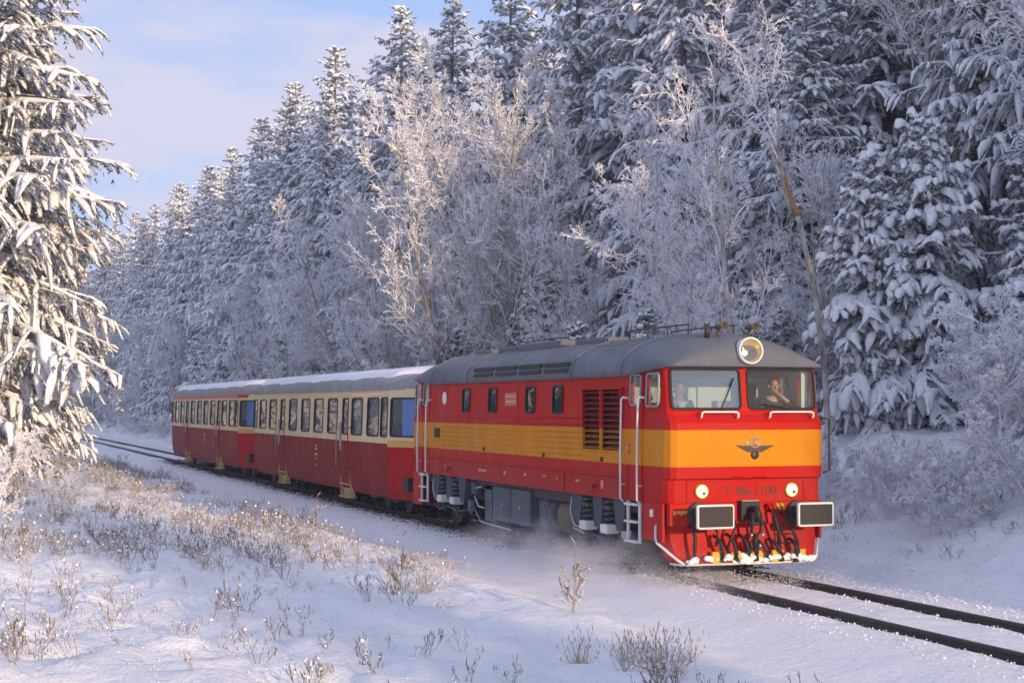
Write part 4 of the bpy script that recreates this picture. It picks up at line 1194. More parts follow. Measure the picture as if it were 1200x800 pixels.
for x, z in ((-8.9, 1.85), (-5.4, 1.82), (-2.6, 1.83)):
    MB().bbox(x - 0.04, x + 0.04, -1.455, -1.42, z - 0.04, z + 0.04, 0.006).build('latch', M['dark'], loco)

# roof: cross sections along the length, domed over the cabs
def roof_ring(x, hw, z0, zt, e=0.0):
    q_ = min(1.0, max(0.0, 1 - min(-x, x - LL) / 1.7))
    pb_ = [0.0, 0.08, 0.16, 0.28, 0.45, 0.66, 0.85, 0.96, 1.0]
    pr = [(1.0, 0.0), (1.0, 0.16), (0.975, 0.34), (0.90, 0.53), (0.78, 0.70), (0.60, 0.84), (0.38, 0.94), (0.18, 0.985), (0, 1.0)]
    pr = [(y, z * (1 - q_) + zb * q_) for (y, z), zb in zip(pr, pb_)]
    h = zt - z0
    pts = [(x + e, y * hw, z0 + z * h) for y, z in pr]
    return pts + [(x + e, -y, z) for (xx, y, z) in pts[-2::-1]]
def roof_rows():
    rows = []
    st = [(0.02, 1.22, 3.375, 3.45), (0.03, 1.28, 3.365, 3.55), (0.0, 1.33, 3.36, 3.67), (-0.12, 1.375, 3.345, 3.78), (-0.35, 1.41, 3.33, 3.87), (-0.75, 1.44, 3.30, 3.93), (-1.3, 1.45, 3.26, 3.955), (-1.72, 1.45, 3.225, 3.97), (-1.74, 1.445, 3.225, 3.96)]
    for x, hw, z0, zt in st: rows.append(roof_ring(x, hw, z0, zt))
    for x in (-4, -7.2, -10.4): rows.append(roof_ring(x, 1.445, 3.225, 3.96))
    for x, hw, z0, zt in st[::-1]: rows.append(roof_ring(LL - x, hw, z0, zt))
    return rows
rw = roof_rows()
rf = MB(); rf.grid(rw)
for row in (rw[0], rw[-1]): rf.add(row, [list(range(len(row)))])
# underside closing the overhang
n_r = len(rw[0])
for a_, b_ in zip(rw[:-1], rw[1:]): rf.add([a_[0], a_[-1], b_[-1], b_[0]], [(0, 1, 2, 3)])
roof_me = rf.mesh('loco_roof', M['roof_grey'])
roof = link('roof', roof_me, loco)
# roof details: seams, vents, rails, exhaust hatches, horns
sm = MB()
for x in (-1.74, -4.0, -10.0, -12.66):
    sm.tube([(x, y, z + 0.004) for _, y, z in roof_ring(x, 1.447, 3.23, 3.965)], 0.014, 6)
sm.build('roof_seam', M['roof_grey'], roof)
for k in range(4):
    x0 = -9.55 + k * 1.40
    for z0, z1, y0 in ((3.335, 3.415, 1.452), (3.455, 3.535, 1.435)):
        v = MB().bbox(x0, x0 + 1.22, -y0 - 0.004, -y0 + 0.05, z0, z1, 0.01)
        v.build('roof_vent', M['black'], roof)
for x0, x1, hw, z in ((-12.2, -11.0, 0.55, 4.0), (-10.4, -9.2, 0.6, 4.02), (-8.8, -6.4, 0.7, 4.03), (-5.9, -4.4, 0.6, 4.01)):
    MB().bbox(x0, x1, -hw, hw, 3.86, z, 0.03).build('roof_hatch', M['roof_grey'], roof)
for x0 in (-4.05,):
    MB().bbox(x0, x0 + 1.3, -1.0, -0.72, 3.74, 3.80, 0.01).build('roof_hatch', M['dark'], roof)
for x0, x1, y in ((-3.7, -1.3, -0.42), (-3.7, -1.3, 0.42), (-9.5, -6.6, -0.45)):
    w = MB()
    zt = 4.09
    w.tube([(x0, y, 3.93), (x0, y, zt), (x1, y, zt), (x1, y, 3.93)], 0.014, 6)
    for q in (0.33, 0.66): w.cyl((x0 + (x1 - x0) * q, y, 3.9), (x0 + (x1 - x0) * q, y, zt), 0.012, n=6)
    w.build('roof_rail', M['dark'], roof)
for y, yaw in ((-0.30, 0.0), (0.26, 0.0)):
    hn = MB()
    hn.ring([(0.0, -0.10), (0.045, -0.10), (0.04, 0.02), (0.04, 0.12), (0.055, 0.19), (0.07, 0.215), (0.06, 0.21), (0.03, 0.10), (0, 0.08)], (-0.42, y, 4.02), (1, 0, 0.0), 14)
    hn.cyl((-0.45, y, 3.85), (-0.45, y, 4.0), 0.03)
    hn.build('horn', M['brass'], roof)
MB().cyl((-0.55, -0.45, 3.85), (-0.55, -0.45, 4.06), 0.05, 0.04).build('horn_valve', M['dark'], roof)
rg_ = np.random.default_rng(8)

# headlamps
hl = MB()
hl.ring([(0.19, -0.28), (0.212, -0.02), (0.218, 0.03), (0.213, 0.05), (0.196, 0.056), (0.188, 0.035)], (0.06, 0, 3.615), (1, 0, 0.04), 28)
top = hl.build('top_headlamp', M['white'], loco)
MB().ring([(0.188, 0.03), (0.17, -0.03), (0.12, -0.09), (0.05, -0.125), (0.0, -0.13)], (0.06, 0, 3.615), (1, 0, 0.04), 24).build('reflector', M['reflector'], top)
MB().ring([(0.0, 0.035), (0.03, 0.03), (0.045, 0.0), (0.03, -0.03), (0.0, -0.035)], (0.02, -0.075, 3.575), (1, 0, 0), 12).build('bulb', M['bulb'], top)
MB().tube([(0.02, -0.08, 3.53), (0.06, 0.0, 3.60), (0.02, 0.09, 3.62)], 0.012, 6).build('bulb_holder', M['brass'], top)
MB().ring([(0.186, 0.0), (0.12, 0.012), (0.0, 0.018)], (0.10, 0, 3.617), (1, 0, 0.04), 24).build('lens', M['glass'], top)
for y in (-0.80, 0.80):
    h = MB().ring([(0.118, -0.05), (0.118, 0.03), (0.11, 0.05), (0.098, 0.045)], (-0.09, y, 1.395), (1, 0, 0), 22).build('headlight', M['plow_yellow'], loco)
    MB().ring([(0.098, 0.04), (0.07, 0.055), (0.0, 0.065)], (-0.09, y, 1.395), (1, 0, 0), 20).build('lens', M['bulb_small'], h)
    MB().ring([(0.030, 0.0), (0.026, 0.02), (0.0, 0.024)], (-0.03, y + 0.02, 1.365), (1, 0, 0), 10).build('bulb', M['brass'], h)
# lamp panel frame, number, builder's words, emblem
lf_ = MB()
for y0, y1, z0, z1 in ((-1.05, 1.05, 1.553, 1.573), (-1.05, 1.05, 1.225, 1.245), (-1.05, -1.03, 1.246, 1.552), (1.03, 1.05, 1.246, 1.552)):
    lf_.box(-0.11, -0.085, y0, y1, z0, z1)
lf_.build('lamp_panel_frame', M['loco_red'], loco)
nm = link('number', text_mesh('T 486.1100', 0.205, M['letter']), loco, (-0.095, 0.075, 1.385)); nm.rotation_euler = (math.pi / 2, 0, math.pi / 2)
em = empty('wheel_emblem'); COL.objects.unlink(em); bpy.data.objects.remove(em)
ew = MB()
for s_ in (-1, 1):
    for k in range(4):
        z0 = 2.105 - 0.026 * k; yo = 0.345 - 0.055 * k
        ew.add([(x, s_ * y, z) for x in (0.028, 0.012) for y, z in ((0.05, z0), (0.05, z0 - 0.022), (yo - 0.04, z0 - 0.014), (yo, z0 + 0.012))], [(0, 1, 2, 3), (7, 6, 5, 4), (0, 4, 5, 1), (1, 5, 6, 2), (2, 6, 7, 3), (3, 7, 4, 0)])
ew.ring([(0.0, 0.02), (0.06, 0.018), (0.075, 0.0)], (0.012, 0, 1.965), (1, 0, 0), 14)
ew.box(0.012, 0.03, -0.05, 0.05, 1.98, 2.11)
for i_ in range(len(ew.v)): ew.v[i_] = (ew.v[i_][0], ew.v[i_][1] + 0.10, ew.v[i_][2])
emb = ew.build('winged_emblem', M['emblem'], loco)
er = MB()
er.tube([(0.022, 0.10 + 0.085 * math.cos(a), 2.165 + 0.085 * math.sin(a)) for a in [2 * math.pi * k / 20 for k in range(20)]], 0.012, 6, closed=True)
for a in range(3): er.cyl((0.022, 0.10 - 0.08 * math.cos(a * 1.047), 2.165 - 0.08 * math.sin(a * 1.047)), (0.022, 0.10 + 0.08 * math.cos(a * 1.047), 2.165 + 0.08 * math.sin(a * 1.047)), 0.008, n=6)
for dy in (-0.13, 0.06): er.ring([(0.0, 0.012), (0.045, 0.01), (0.05, 0.0)], (0.014, 0.10 + dy, 2.15), (1, 0, 0), 12)
er.build('emblem_wheel', M['emblem_ring'], emb)
fw = MB()
for q in range(8): fw.box(-0.058, -0.054, -1.30 + q * 0.042, -1.27 + q * 0.042, 1.03 + (0.02 if q % 3 else 0), 1.10)
fw.build('yellow_marking', M['letter_y'], loco)

# buffer beam, apron, plough, coupling, hoses
bb = MB()
bb.bbox(-0.20, -0.06, -1.36, 1.36, 0.86, 1.215, 0.02)
bb.build('buffer_beam', M['loco_red'], loco)
ap = MB()
def apr(z, xf, hw): return [(xf - 0.30, -hw - 0.10, z), (xf - 0.07, -hw, z), (xf, -hw + 0.2, z), (xf + 0.03, 0, z), (xf, hw - 0.2, z), (xf - 0.07, hw, z), (xf - 0.30, hw + 0.10, z)]
ap.grid([apr(0.865, -0.14, 1.30), apr(0.60, -0.10, 1.29), apr(0.40, -0.05, 1.24), apr(0.27, 0.03, 1.17)], smooth=False)
ap.grid([[(x - 0.05, y, z) for x, y, z in apr(0.27, 0.03, 1.17)], [(x - 0.05, y, z) for x, y, z in apr(0.865, -0.14, 1.30)]], smooth=False)
apo = ap.build('apron', M['loco_red'], loco)
for y, wdt in ((-0.62, 0.16), (-0.28, 0.16), (0.10, 0.20), (0.46, 0.20), (0.84, 0.24)):
    MB().bbox(0.02, 0.10, y - wdt / 2, y + wdt / 2, 0.27, 0.46, 0.01).build('plough_block', M['plow_yellow'], apo)
MB().tube([(x + 0.02, y, z - 0.015) for x, y, z in apr(0.275, 0.03, 1.17)], 0.018, 6).build('plough_edge', M['white'], apo)
ps = MB()
for k in range(60):
    y = rg_.uniform(-1.15, 1.12); r_ = rg_.uniform(0.03, 0.085)
    ps.ring([(0.0, r_ * 0.7), (r_ * 0.7, r_ * 0.45), (r_, 0.0), (r_ * 0.8, -r_ * 0.5), (0.0, -r_ * .6)], (0.06 + rg_.uniform(-0.02, 0.06), y, 0.29 + rg_.uniform(0, 0.12) * (1 - abs(y) * 0.4)), (rg_.uniform(-.3, .3), rg_.uniform(-.3, .3), 1), 7)
ps.build('plough_snow', M['snow'], apo)['kind'] = 'stuff'
for s_ in (-1, 1):
    MB().bbox(-0.95, -0.20, s_ * 1.40 - 0.025, s_ * 1.40 + 0.025, 0.60, 1.20, 0.01).build('end_skirt', M['loco_red'], loco)
    MB().bbox(LL + 0.20, LL + 0.95, s_ * 1.40 - 0.025, s_ * 1.40 + 0.025, 0.42, 1.20, 0.01).build('end_skirt', M['loco_red'], loco)
    MB().tube([(-0.42, s_ * 1.43, 0.86), (-0.42, s_ * 1.44, 0.66), (-0.36, s_ * 1.44, 0.58), (-0.05, s_ * 1.24, 0.34), (0.02, s_ * 1.15, 0.27)], 0.022, 8).build('skirt_edge', M['white'], loco)
    MB().bbox(-0.62, -0.52, s_ * 1.43 - 0.02, s_ * 1.43 + 0.02, 0.98, 1.10, 0.01).build('socket', M['white'], loco)
    MB().bbox(LL + 0.06, LL + 0.20, -1.36 + 0.0, 1.36, 0.40, 1.19, 0.02).build('rear_beam', M['loco_red'], loco) if s_ > 0 else None
    b = MB().cyl((-0.10, s_ * 0.875, 1.04), (0.50, s_ * 0.875, 1.04), 0.12, n=16).cyl((-0.08, s_ * 0.875, 1.04), (0.02, s_ * 0.875, 1.04), 0.19, n=16)
    buf = b.build('buffer', M['dark'], loco)
    fr_ = rrect(s_ * 0.875 - 0.315, s_ * 0.875 + 0.315, 0.855, 1.225, 0.03, 3)
    pb = MB().prism(fr_, 'x', 0.52, 0.56)
    pb.tube([(0.56, u, v) for u, v in rrect(s_ * 0.875 - 0.30, s_ * 0.875 + 0.30, 0.87, 1.21, 0.025, 3)], 0.020, 6, closed=True)
    pb.build('buffer_plate', M['white'], buf)
    fk = MB().prism(rrect(s_ * 0.875 - 0.285, s_ * 0.875 + 0.285, 0.885, 1.195, 0.02, 2), 'x', 0.555, 0.583)
    fk.build('buffer_face', M['black'], buf)
    rbuf = MB().cyl((LL - 0.30, s_ * 0.875, 1.04), (LL + 0.10, s_ * 0.875, 1.04), 0.10, n=12).bbox(LL - 0.34, LL - 0.30, s_ * 0.875 - 0.3, s_ * 0.875 + 0.3, 0.86, 1.2, 0.01)
    rbuf.build('buffer', M['dark'], loco)
# coupling
cp = MB()
cp.bbox(-0.06, 0.06, -0.17, 0.17, 0.93, 1.235, 0.02)
cp.tube([(0.05, 0, 1.10), (0.22, 0, 1.12), (0.30, 0, 1.06), (0.30, 0, 0.98), (0.22, 0, 0.94)], [0.06, 0.055, 0.05, 0.045, 0.03], 8)
cp.tube([(0.24, -0.07, 1.05), (0.26, -0.08, 0.90), (0.22, -0.08, 0.76), (0.20, 0, 0.70), (0.22, 0.08, 0.76), (0.26, 0.08, 0.90), (0.24, 0.07, 1.05)], 0.026, 7)
cp.cyl((0.23, -0.14, 0.90), (0.23, 0.14, 0.90), 0.035, n=8)
cp.cyl((0.22, 0, 0.72), (0.20, 0, 0.50), 0.04, n=8)
cp.tube([(0.20, -0.075, 0.62), (0.18, -0.08, 0.52), (0.17, 0, 0.46), (0.18, 0.08, 0.52), (0.20, 0.075, 0.62)], 0.024, 7)
cpo = cp.build('coupling_hook', M['black'], loco)
MB().bbox(-0.02, 0.055, -0.15, 0.15, 1.232, 1.25, 0.004).build('hook_cap', M['grey_plate'], cpo)
for y, z in ((-0.10, 0.72), (0.10, 0.72), (0.05, 0.55)): MB().ring([(0, .02), (.022, .012), (.028, 0)], (0.27, y, z), (1, 0, 0), 8).build('coupling_pin', M['steel'], cpo)
def hose(y, z, bend, r=0.028, x=-0.02, droop=0.48, parent=loco, m_='black'):
    pts = [(x, y, z), (x + 0.12, y, z - 0.02), (x + 0.19, y + bend * 0.4, z - droop * 0.35), (x + 0.17, y + bend, z - droop * 0.8), (x + 0.13, y + bend * 1.1, z - droop)]
    h = MB().tube(pts, r, 8)
    h.cyl(pts[-1], (pts[-1][0], pts[-1][1], pts[-1][2] - 0.06), r * 1.7, n=10)
    return h.build('hose', M[m_], parent)
hose(-0.62, 0.70, 0.08, droop=0.34); hose(-0.40, 0.72, 0.10, droop=0.36); hose(-0.18, 0.70, 0.10, droop=0.33); hose(0.12, 0.62, 0.12, droop=0.28)
hose(0.36, 1.08, 0.10, 0.026, droop=0.56); hose(0.58, 1.04, 0.20, 0.026, droop=0.58); hose(0.36, 0.62, 0.14, droop=0.28); hose(0.72, 0.62, 0.05, droop=0.3); hose(0.04, 0.70, 0.02, droop=0.34)
hose(-1.02, 0.86, 0.0, 0.03, x=-0.05, droop=0.5); hose(-0.30, 0.95, -0.12, 0.02, droop=0.4); hose(-0.66, 0.86, 0.02, 0.018, droop=0.25)
for y, c_ in ((0.33, 'loco_red'), (0.48, 'plow_yellow'), (0.56, 'plow_yellow'), (0.40, 'loco_red')):
    MB().tube([(-0.06, y, 1.16), (0.04, y, 1.17), (0.09, y + 0.03, 1.10)], [0.03, 0.03, 0.022], 8).build('brake_cock', M[c_], loco)
for z in (0.70, 0.56):
    MB().cyl((-0.02, 0.52, z), (-0.02, 0.86, z), 0.012, n=6).build('step_rail', M['dark'], loco)
MB().tube([(-0.02, 0.52, 0.50), (-0.02, 0.52, 0.80), (-0.06, 0.52, 0.84)], 0.012, 6).build('step_rail', M['dark'], loco)
MB().tube([(-0.10, 1.40, 2.55), (-0.02, 1.47, 2.52), (-0.02, 1.47, 1.70), (-0.10, 1.40, 1.66)], 0.014, 6).build('handrail', M['dark'], loco)
for y in (-0.30, 0.10):
    MB().tube([(-0.02, y, 1.59), (0.02, y, 1.62), (0.02, y + 0.18, 1.62), (-0.02, y + 0.18, 1.59)], 0.010, 6).build('lamp_iron', M['loco_red'], loco)

# bogies
def wheel(x, s_, parent, r=0.5):
    w = MB().ring([(0.0, 0.05), (0.10, 0.055), (0.14, 0.03), (r - 0.09, 0.0), (r - 0.06, 0.03), (r, 0.02), (r, -0.10), (r + 0.028, -0.105), (r + 0.02, -0.13), (0.0, -0.13)], (x, s_ * 0.80, r), (0, s_, 0), 28)
    return w.build('wheel', M['dark'], parent)
def bogie(xc, parent):
    fr = MB()
    for s_ in (-1, 1):
        y0, y1 = sorted((s_ * 1.02, s_ * 1.12))
        fr.bbox(xc - 1.75, xc + 1.75, y0, y1, 0.72, 0.92, 0.015)
    fr.bbox(xc - 0.35, xc + 0.35, -1.0, 1.0, 0.60, 0.85, 0.02)
    fr.bbox(xc - 1.72, xc - 1.60, -1.0, 1.0, 0.70, 0.85, 0.02); fr.bbox(xc + 1.60, xc + 1.72, -1.0, 1.0, 0.70, 0.85, 0.02)
    f = fr.build('bogie_frame', M['dark'], parent)
    for s_ in (-1, 1):
        for dx in (-1.2, 1.2):
            wheel(xc + dx, s_, f)
            ab = MB().bbox(xc + dx - 0.20, xc + dx + 0.20, *sorted((s_ * 1.0, s_ * 1.24)), 0.36, 0.66, 0.03).cyl((xc + dx, s_ * 1.22, 0.5), (xc + dx, s_ * 1.29, 0.5), 0.12, n=14)
            ab.build('axle_box', M['dark'], f)
        yy = s_ * 1.34
        for dx, wt, wb in ((-0.98, 0.52, 0.26), (-0.02, 0.46, 0.30), (0.92, 0.56, 0.24)):
            p_ = MB().prism([(xc + dx - wt / 2, 1.19), (xc + dx + wt / 2, 1.19), (xc + dx + wb / 2, 0.66), (xc + dx - wb / 2, 0.66)], 'y', yy - 0.06, yy + 0.06)
            p_.build('pedestal', M['bogie'], f)
        for dx in (-0.50, 0.44):
            for z in (0.78, 0.86, 0.94, 1.02, 1.10, 1.17):
                pass
            sp_ = MB()
            sp_.tube([(xc + dx + 0.11 * math.cos(t_), yy + 0.11 * math.sin(t_), 0.74 + 0.44 * t_ / (2 * math.pi * 4.5)) for t_ in np.linspace(0, 2 * math.pi * 4.5, 64)], 0.026, 5)
            sp_.build('spring', M['bogie'], f)
            MB().bbox(xc + dx - 0.15, xc + dx + 0.15, yy - 0.16, yy + 0.10, 0.58, 0.74, 0.03).build('spring_seat', M['white'], f)
            MB().bbox(xc + dx - 0.12, xc + dx + 0.12, yy - 0.10, yy + 0.08, 0.98, 1.05, 0.01).build('damper_bracket', M['brass'], f)
        MB().tube([(xc - 1.5, s_ * 1.30, 0.48), (xc - 0.9, s_ * 1.34, 0.40), (xc - 0.3, s_ * 1.33, 0.50), (xc + 0.5, s_ * 1.34, 0.42), (xc + 1.2, s_ * 1.30, 0.52)], 0.022, 6).build('brake_rod', M['bogie'], f)
        for dx in (-0.52, 0.46): MB().cyl((xc + dx, s_ * 1.32, 0.56), (xc + dx, s_ * 1.32, 0.36), 0.09, 0.06, 10).build('brake_hanger', M['dark'], f)
        MB().tube([(xc - 1.3, s_ * 1.36, 1.12), (xc - 1.34, s_ * 1.37, 0.85), (xc - 1.2, s_ * 1.36, 0.62), (xc - 0.75, s_ * 1.35, 0.56)], 0.02, 6).build('air_pipe', M['steel'], f)
    return f
bogie(-2.85, loco); bogie(-11.40, loco)
# underframe
uf = MB().bbox(-13.9, -0.4, -1.30, 1.30, 0.98, 1.20, 0.02)
uf.build('underframe', M['dark'], loco)
tk = MB().bbox(-8.55, -6.35, -1.36, 1.36, 0.40, 1.10, 0.03).bbox(-9.25, -8.58, -1.30, 1.30, 0.34, 1.12, 0.03)
tank = tk.build('fuel_tank', M['tank'], loco)
tk2 = MB().bbox(-6.33, -5.75, -1.22, 1.22, 0.36, 1.02, 0.12).build('battery_box', M['tank'], loco)
for x in (-7.9, -6.9): MB().bbox(x - 0.03, x + 0.03, -1.38, -1.355, 0.72, 0.78, 0.004).build('tank_latch', M['steel'], tank)
for x in (-8.56, -7.45): MB().box(x - 0.012, x + 0.012, -1.372, -1.35, 0.42, 1.08).build('tank_seam', M['bogie'], tank)
for x0, x1, r_ in ((-5.55, -5.35, 0.33), (-5.05, -4.10, 0.34)):
    MB().ring([(0.0, 0.0), (r_ * 0.7, -0.02), (r_, 0.05), (r_, x1 - x0 - 0.05), (r_ * 0.75, x1 - x0), (0.0, x1 - x0 + 0.02)], (x0, -0.98, 0.72), (1, 0, 0), 24).build('air_reservoir', M['tank'] if r_ < 0.335 else M['brass'], loco)
for pts in ([(-9.7, -1.30, 1.1), (-9.75, -1.34, 0.8), (-9.5, -1.34, 0.62), (-9.25, -1.30, 0.60)], [(-10.0, -1.3, 0.95), (-9.6, -1.36, 1.0), (-9.3, -1.33, 1.05)], [(-4.0, -1.32, 1.1), (-3.95, -1.36, 0.8), (-4.1, -1.34, 0.55), (-3.6, -1.34, 0.50)], [(-9.9, -1.30, 0.55), (-9.4, -1.32, 0.30), (-7.5, -1.32, 0.26)]):
    MB().tube(pts, 0.022, 6).build('air_pipe', M['steel'], loco)
for x, z, r_ in ((-9.75, 1.0, 0.12), (-10.05, 0.62, 0.10)): MB().cyl((x, -1.30, z - 0.14), (x, -1.30, z + 0.1), r_, n=12).build('filter', M['tank'], loco)

# ------------------------------------------------------------------ the carriages
CF, CR, SH = -14.95, -35.35, 1.42      # front, rear, length of the tapered end
car = empty('passenger_carriage', (0, 0, 0), 0, 'cream and wine red carriage coupled directly behind the locomotive', 'carriage', 'carriages of the train')
def car_outline(hw, ins):
    f = [(CF, 0.0), (CF, 0.62), (CF - 0.10, 0.86), (CF - SH, hw)]
    r = [(CF + CR - x, y) for x, y in f[::-1]]
    up_ = f + r
    return up_ + [(x, -y) for x, y in up_[::-1] if y > 0.01]
def car_loft(levels):
    rings = []
    for z, dx, hw in levels:
        o = car_outline(hw, 0)
        rings.append([(max(min(x, CF - dx), CR + dx) if abs(x - CF) < 0.2 or abs(x - CR) < 0.2 else x, y * (1 if hw > 1.3 else 1), z) for x, y in o])
    return rings
CL = [(0.40, 0.18, 1.34), (0.62, 0.08, 1.42), (0.95, 0.02, 1.455), (1.45, 0.0, 1.47), (1.86, 0.0, 1.465), (3.10, 0.16, 1.425), (3.16, 0.17, 1.42)]
rings = car_loft(CL); npt = len(rings[0])
cb = MB(); vs = [p for r_ in rings for p in r_]; fs = []
for k in range(len(rings) - 1):
    for q in range(npt): fs.append((k * npt + q, k * npt + (q + 1) % npt, (k + 1) * npt + (q + 1) % npt, (k + 1) * npt + q))
fs.append(list(range(npt))[::-1]); fs.append(list(range((len(rings) - 1) * npt, len(rings) * npt)))
cb.add(vs, fs)
cme = cb.mesh('car_shell', [M['car']])
WZ0, WZ1 = 1.97, 2.93
CW = [(-32.4, 1.12), (-30.7, 1.12), (-27.53, 1.12), (-25.72, 1.12), (-23.97, 1.12), (-22.22, 1.12), (-19.45, 1.12), (-17.80, 1.12)]
CN = [(-33.75, 0.62), (-16.72, 0.60)]
CD = [(-29.12, 0.62), (-20.72, 0.62)]
cuts = []
cuts.append(MB().prism([(x, y) for x, y in [(CF - 0.30, -0.6), (CF - 0.30, 0.6), (CF - SH, 1.36), (CR + SH, 1.36), (CR + 0.30, 0.6), (CR + 0.30, -0.6), (CR + SH, -1.36), (CF - SH, -1.36)]], 'z', 1.30, 3.08).mesh('c', M['interior_dark']))
for s_ in (-1, 1):
    for x, w_ in CW + CN + CD:
        cuts.append(MB().prism(rrect(x - w_ / 2, x + w_ / 2, WZ0, WZ1, 0.10 if w_ > 0.7 else 0.06), 'y', s_ * 1.2, s_ * 1.7).mesh('c', M['black']))
    # windows of the tapered ends
    for fe in (1, -1):
        def tp(u, d, s_=s_, fe=fe):
            ax, ay = CF - 0.14, 0.90; bx, by = CF - SH, 1.44
            x = ax + (bx - ax) * u; y = ay + (by - ay) * u
            nx, ny_ = 0.39, 0.92
            x += nx * d; y += ny_ * d
            return (x if fe > 0 else CF + CR - x, s_ * y)
        vs = [(*tp(u, d), z) for d in (-0.35, 0.25) for u, z in rrect(0.03, 0.93, WZ0, WZ1, 0.05, 2)]
        n_ = len(vs) // 2
        c_ = MB().add(vs, [(k, (k + 1) % n_, n_ + (k + 1) % n_, n_ + k) for k in range(n_)] + [list(range(n_))[::-1], list(range(n_, 2 * n_))])
        cuts.append(c_.mesh('c', M['black']))
for xa, xb in ((CF - 0.45, CF + 0.3), (CR - 0.3, CR + 0.45)):
    cuts.append(MB().prism(rrect(-0.5, 0.5, WZ0, WZ1, 0.06), 'x', xa, xb).mesh('c', M['black']))
cme = boolean(cme, cuts, 'car_shell')
# bright red repaint of the tapered ends
cme.materials.append(M['car_red'])
kr = len(cme.materials) - 1
for p_ in cme.polygons:
    c_ = p_.center
    if p_.material_index == 0 and (c_.x > CF - SH + 0.05) and abs(c_.y) > 0.2 and p_.normal.length > 0: p_.material_index = kr
shell = link('body', cme, car)
def ycar(z): return 1.47 - 0.036 * max(0, z - 1.86)
def car_pane(name, x, w_, s_, parent, r=0.09):
    return pane(name, 'c', x - w_ / 2, x + w_ / 2, WZ0, WZ1, lambda u, v, d: (u, s_ * (ycar(v) - 0.004 + d), v), r, M['glass'], 0.024, parent)
for s_ in (-1, 1):
    for x, w_ in CW: car_pane('window', x, w_, s_, car)
    for x, w_ in CN: car_pane('narrow_window', x, w_, s_, car, 0.05)
    for x, w_ in CD:
        d = MB()
        for u0, u1, v0, v1 in ((x - 0.56, x - 0.53, 0.72, 3.05), (x + 0.53, x + 0.56, 0.72, 3.05), (x - 0.53, x + 0.53, 3.02, 3.05), (x - 0.02, x + 0.02, 0.72, 1.94)):
            def yc(v): return 1.42 + 0.05 * min(1, (v - 0.62) / 0.83) if v < 1.45 else ycar(v)
            d.add([(u, s_ * (yc(v) + o_), v) for o_ in (0.02, -0.02) for v in (v0, v1) for u in (u0, u1)], [(0, 1, 3, 2), (4, 6, 7, 5), (0, 4, 5, 1), (2, 3, 7, 6), (0, 2, 6, 4), (1, 5, 7, 3)])
        dr = d.build('door', M['car'], car)
        car_pane('door_window', x, w_, s_, dr, 0.05)
        for xr in (x - 0.70, x + 0.62):
            MB().tube([(xr, s_ * 1.45, 2.15), (xr, s_ * 1.54, 2.12), (xr, s_ * 1.54, 1.05), (xr, s_ * 1.46, 1.0)], 0.018, 6).build('handrail', M['grey_plate'] if xr < x else M['loco_sill'], dr)
        MB().bbox(x - 0.58, x - 0.36, *sorted((s_ * 1.455, s_ * 1.485)), 1.5, 2.28, 0.01).build('door_leaf_post', M['grey_plate'], dr)
        stp = MB().prism([(x - 0.50, 0.92), (x + 0.50, 0.92), (x + 0.50, 0.22), (x - 0.50, 0.22)], 'y', *sorted((s_ * 1.30, s_ * 1.36)))
        stp.bbox(x - 0.55, x + 0.55, *sorted((s_ * 1.25, s_ * 1.50)), 0.20, 0.235, 0.008).bbox(x - 0.50, x + 0.50, *sorted((s_ * 1.30, s_ * 1.49)), 0.56, 0.59, 0.008)
        for xr in (x - 0.53, x + 0.53): stp.prism([(xr - 0.015, 0.22), (xr + 0.015, 0.22), (xr + 0.015, 0.80), (xr - 0.015, 0.80)], 'y', *sorted((s_ * 1.30, s_ * 1.45)))
        stp.build('entrance_step', M['beige'], dr)
    for fe in (1, -1):
        def at_t(u, v, d, s_=s_, fe=fe):
            dx = 0.14 * (v - 1.86) / 1.24
            hw = 1.465 - 0.036 * (v - 1.86)
            ax, ay = CF - 0.10 - dx * 0.5, 0.86; bx, by = CF - SH, hw
            x = ax + (bx - ax) * u + 0.39 * d; y = ay + (by - ay) * u + 0.92 * d
            return (x if fe > 0 else CF + CR - x, s_ * y, v)
        w = pane('end_window', 't', 0.05, 0.92, WZ0 + 0.01, WZ1 - 0.01, at_t, 0.05, M['glass'], 0.022, car)
        cu = MB(); rows = []
        for z in (1.96, 2.94):
            rows.append([at_t(0.05 + 0.59 * k / 16, z, -0.035 + 0.010 * math.sin(k * 1.57)) for k in range(17)])
        cu.grid(rows); cu.build('curtain', M['curtain'], w)
    # belt and eave mouldings
    b_ = MB()
    for z, r_ in ((1.78, 0.012), (3.03, 0.012)):
        b_.tube([(CF + CR - (CF - SH), s_ * (ycar(z) + 0.0), z), (CF - SH, s_ * ycar(z), z)], r_, 6)
    b_.build('moulding', M['car'], car)
    pm = MB()
    for z, w_ in ((1.55, 0.20), (1.45, 0.20), (1.30, 0.34), (1.18, 0.10), (0.98, 0.08)):
        pm.box(-24.2 - w_ / 2, -24.2 + w_ / 2, *sorted((s_ * 1.462, s_ * 1.474)), z - 0.03, z + 0.03)
    pm.build('side_marking', M['letter_pale'], car)
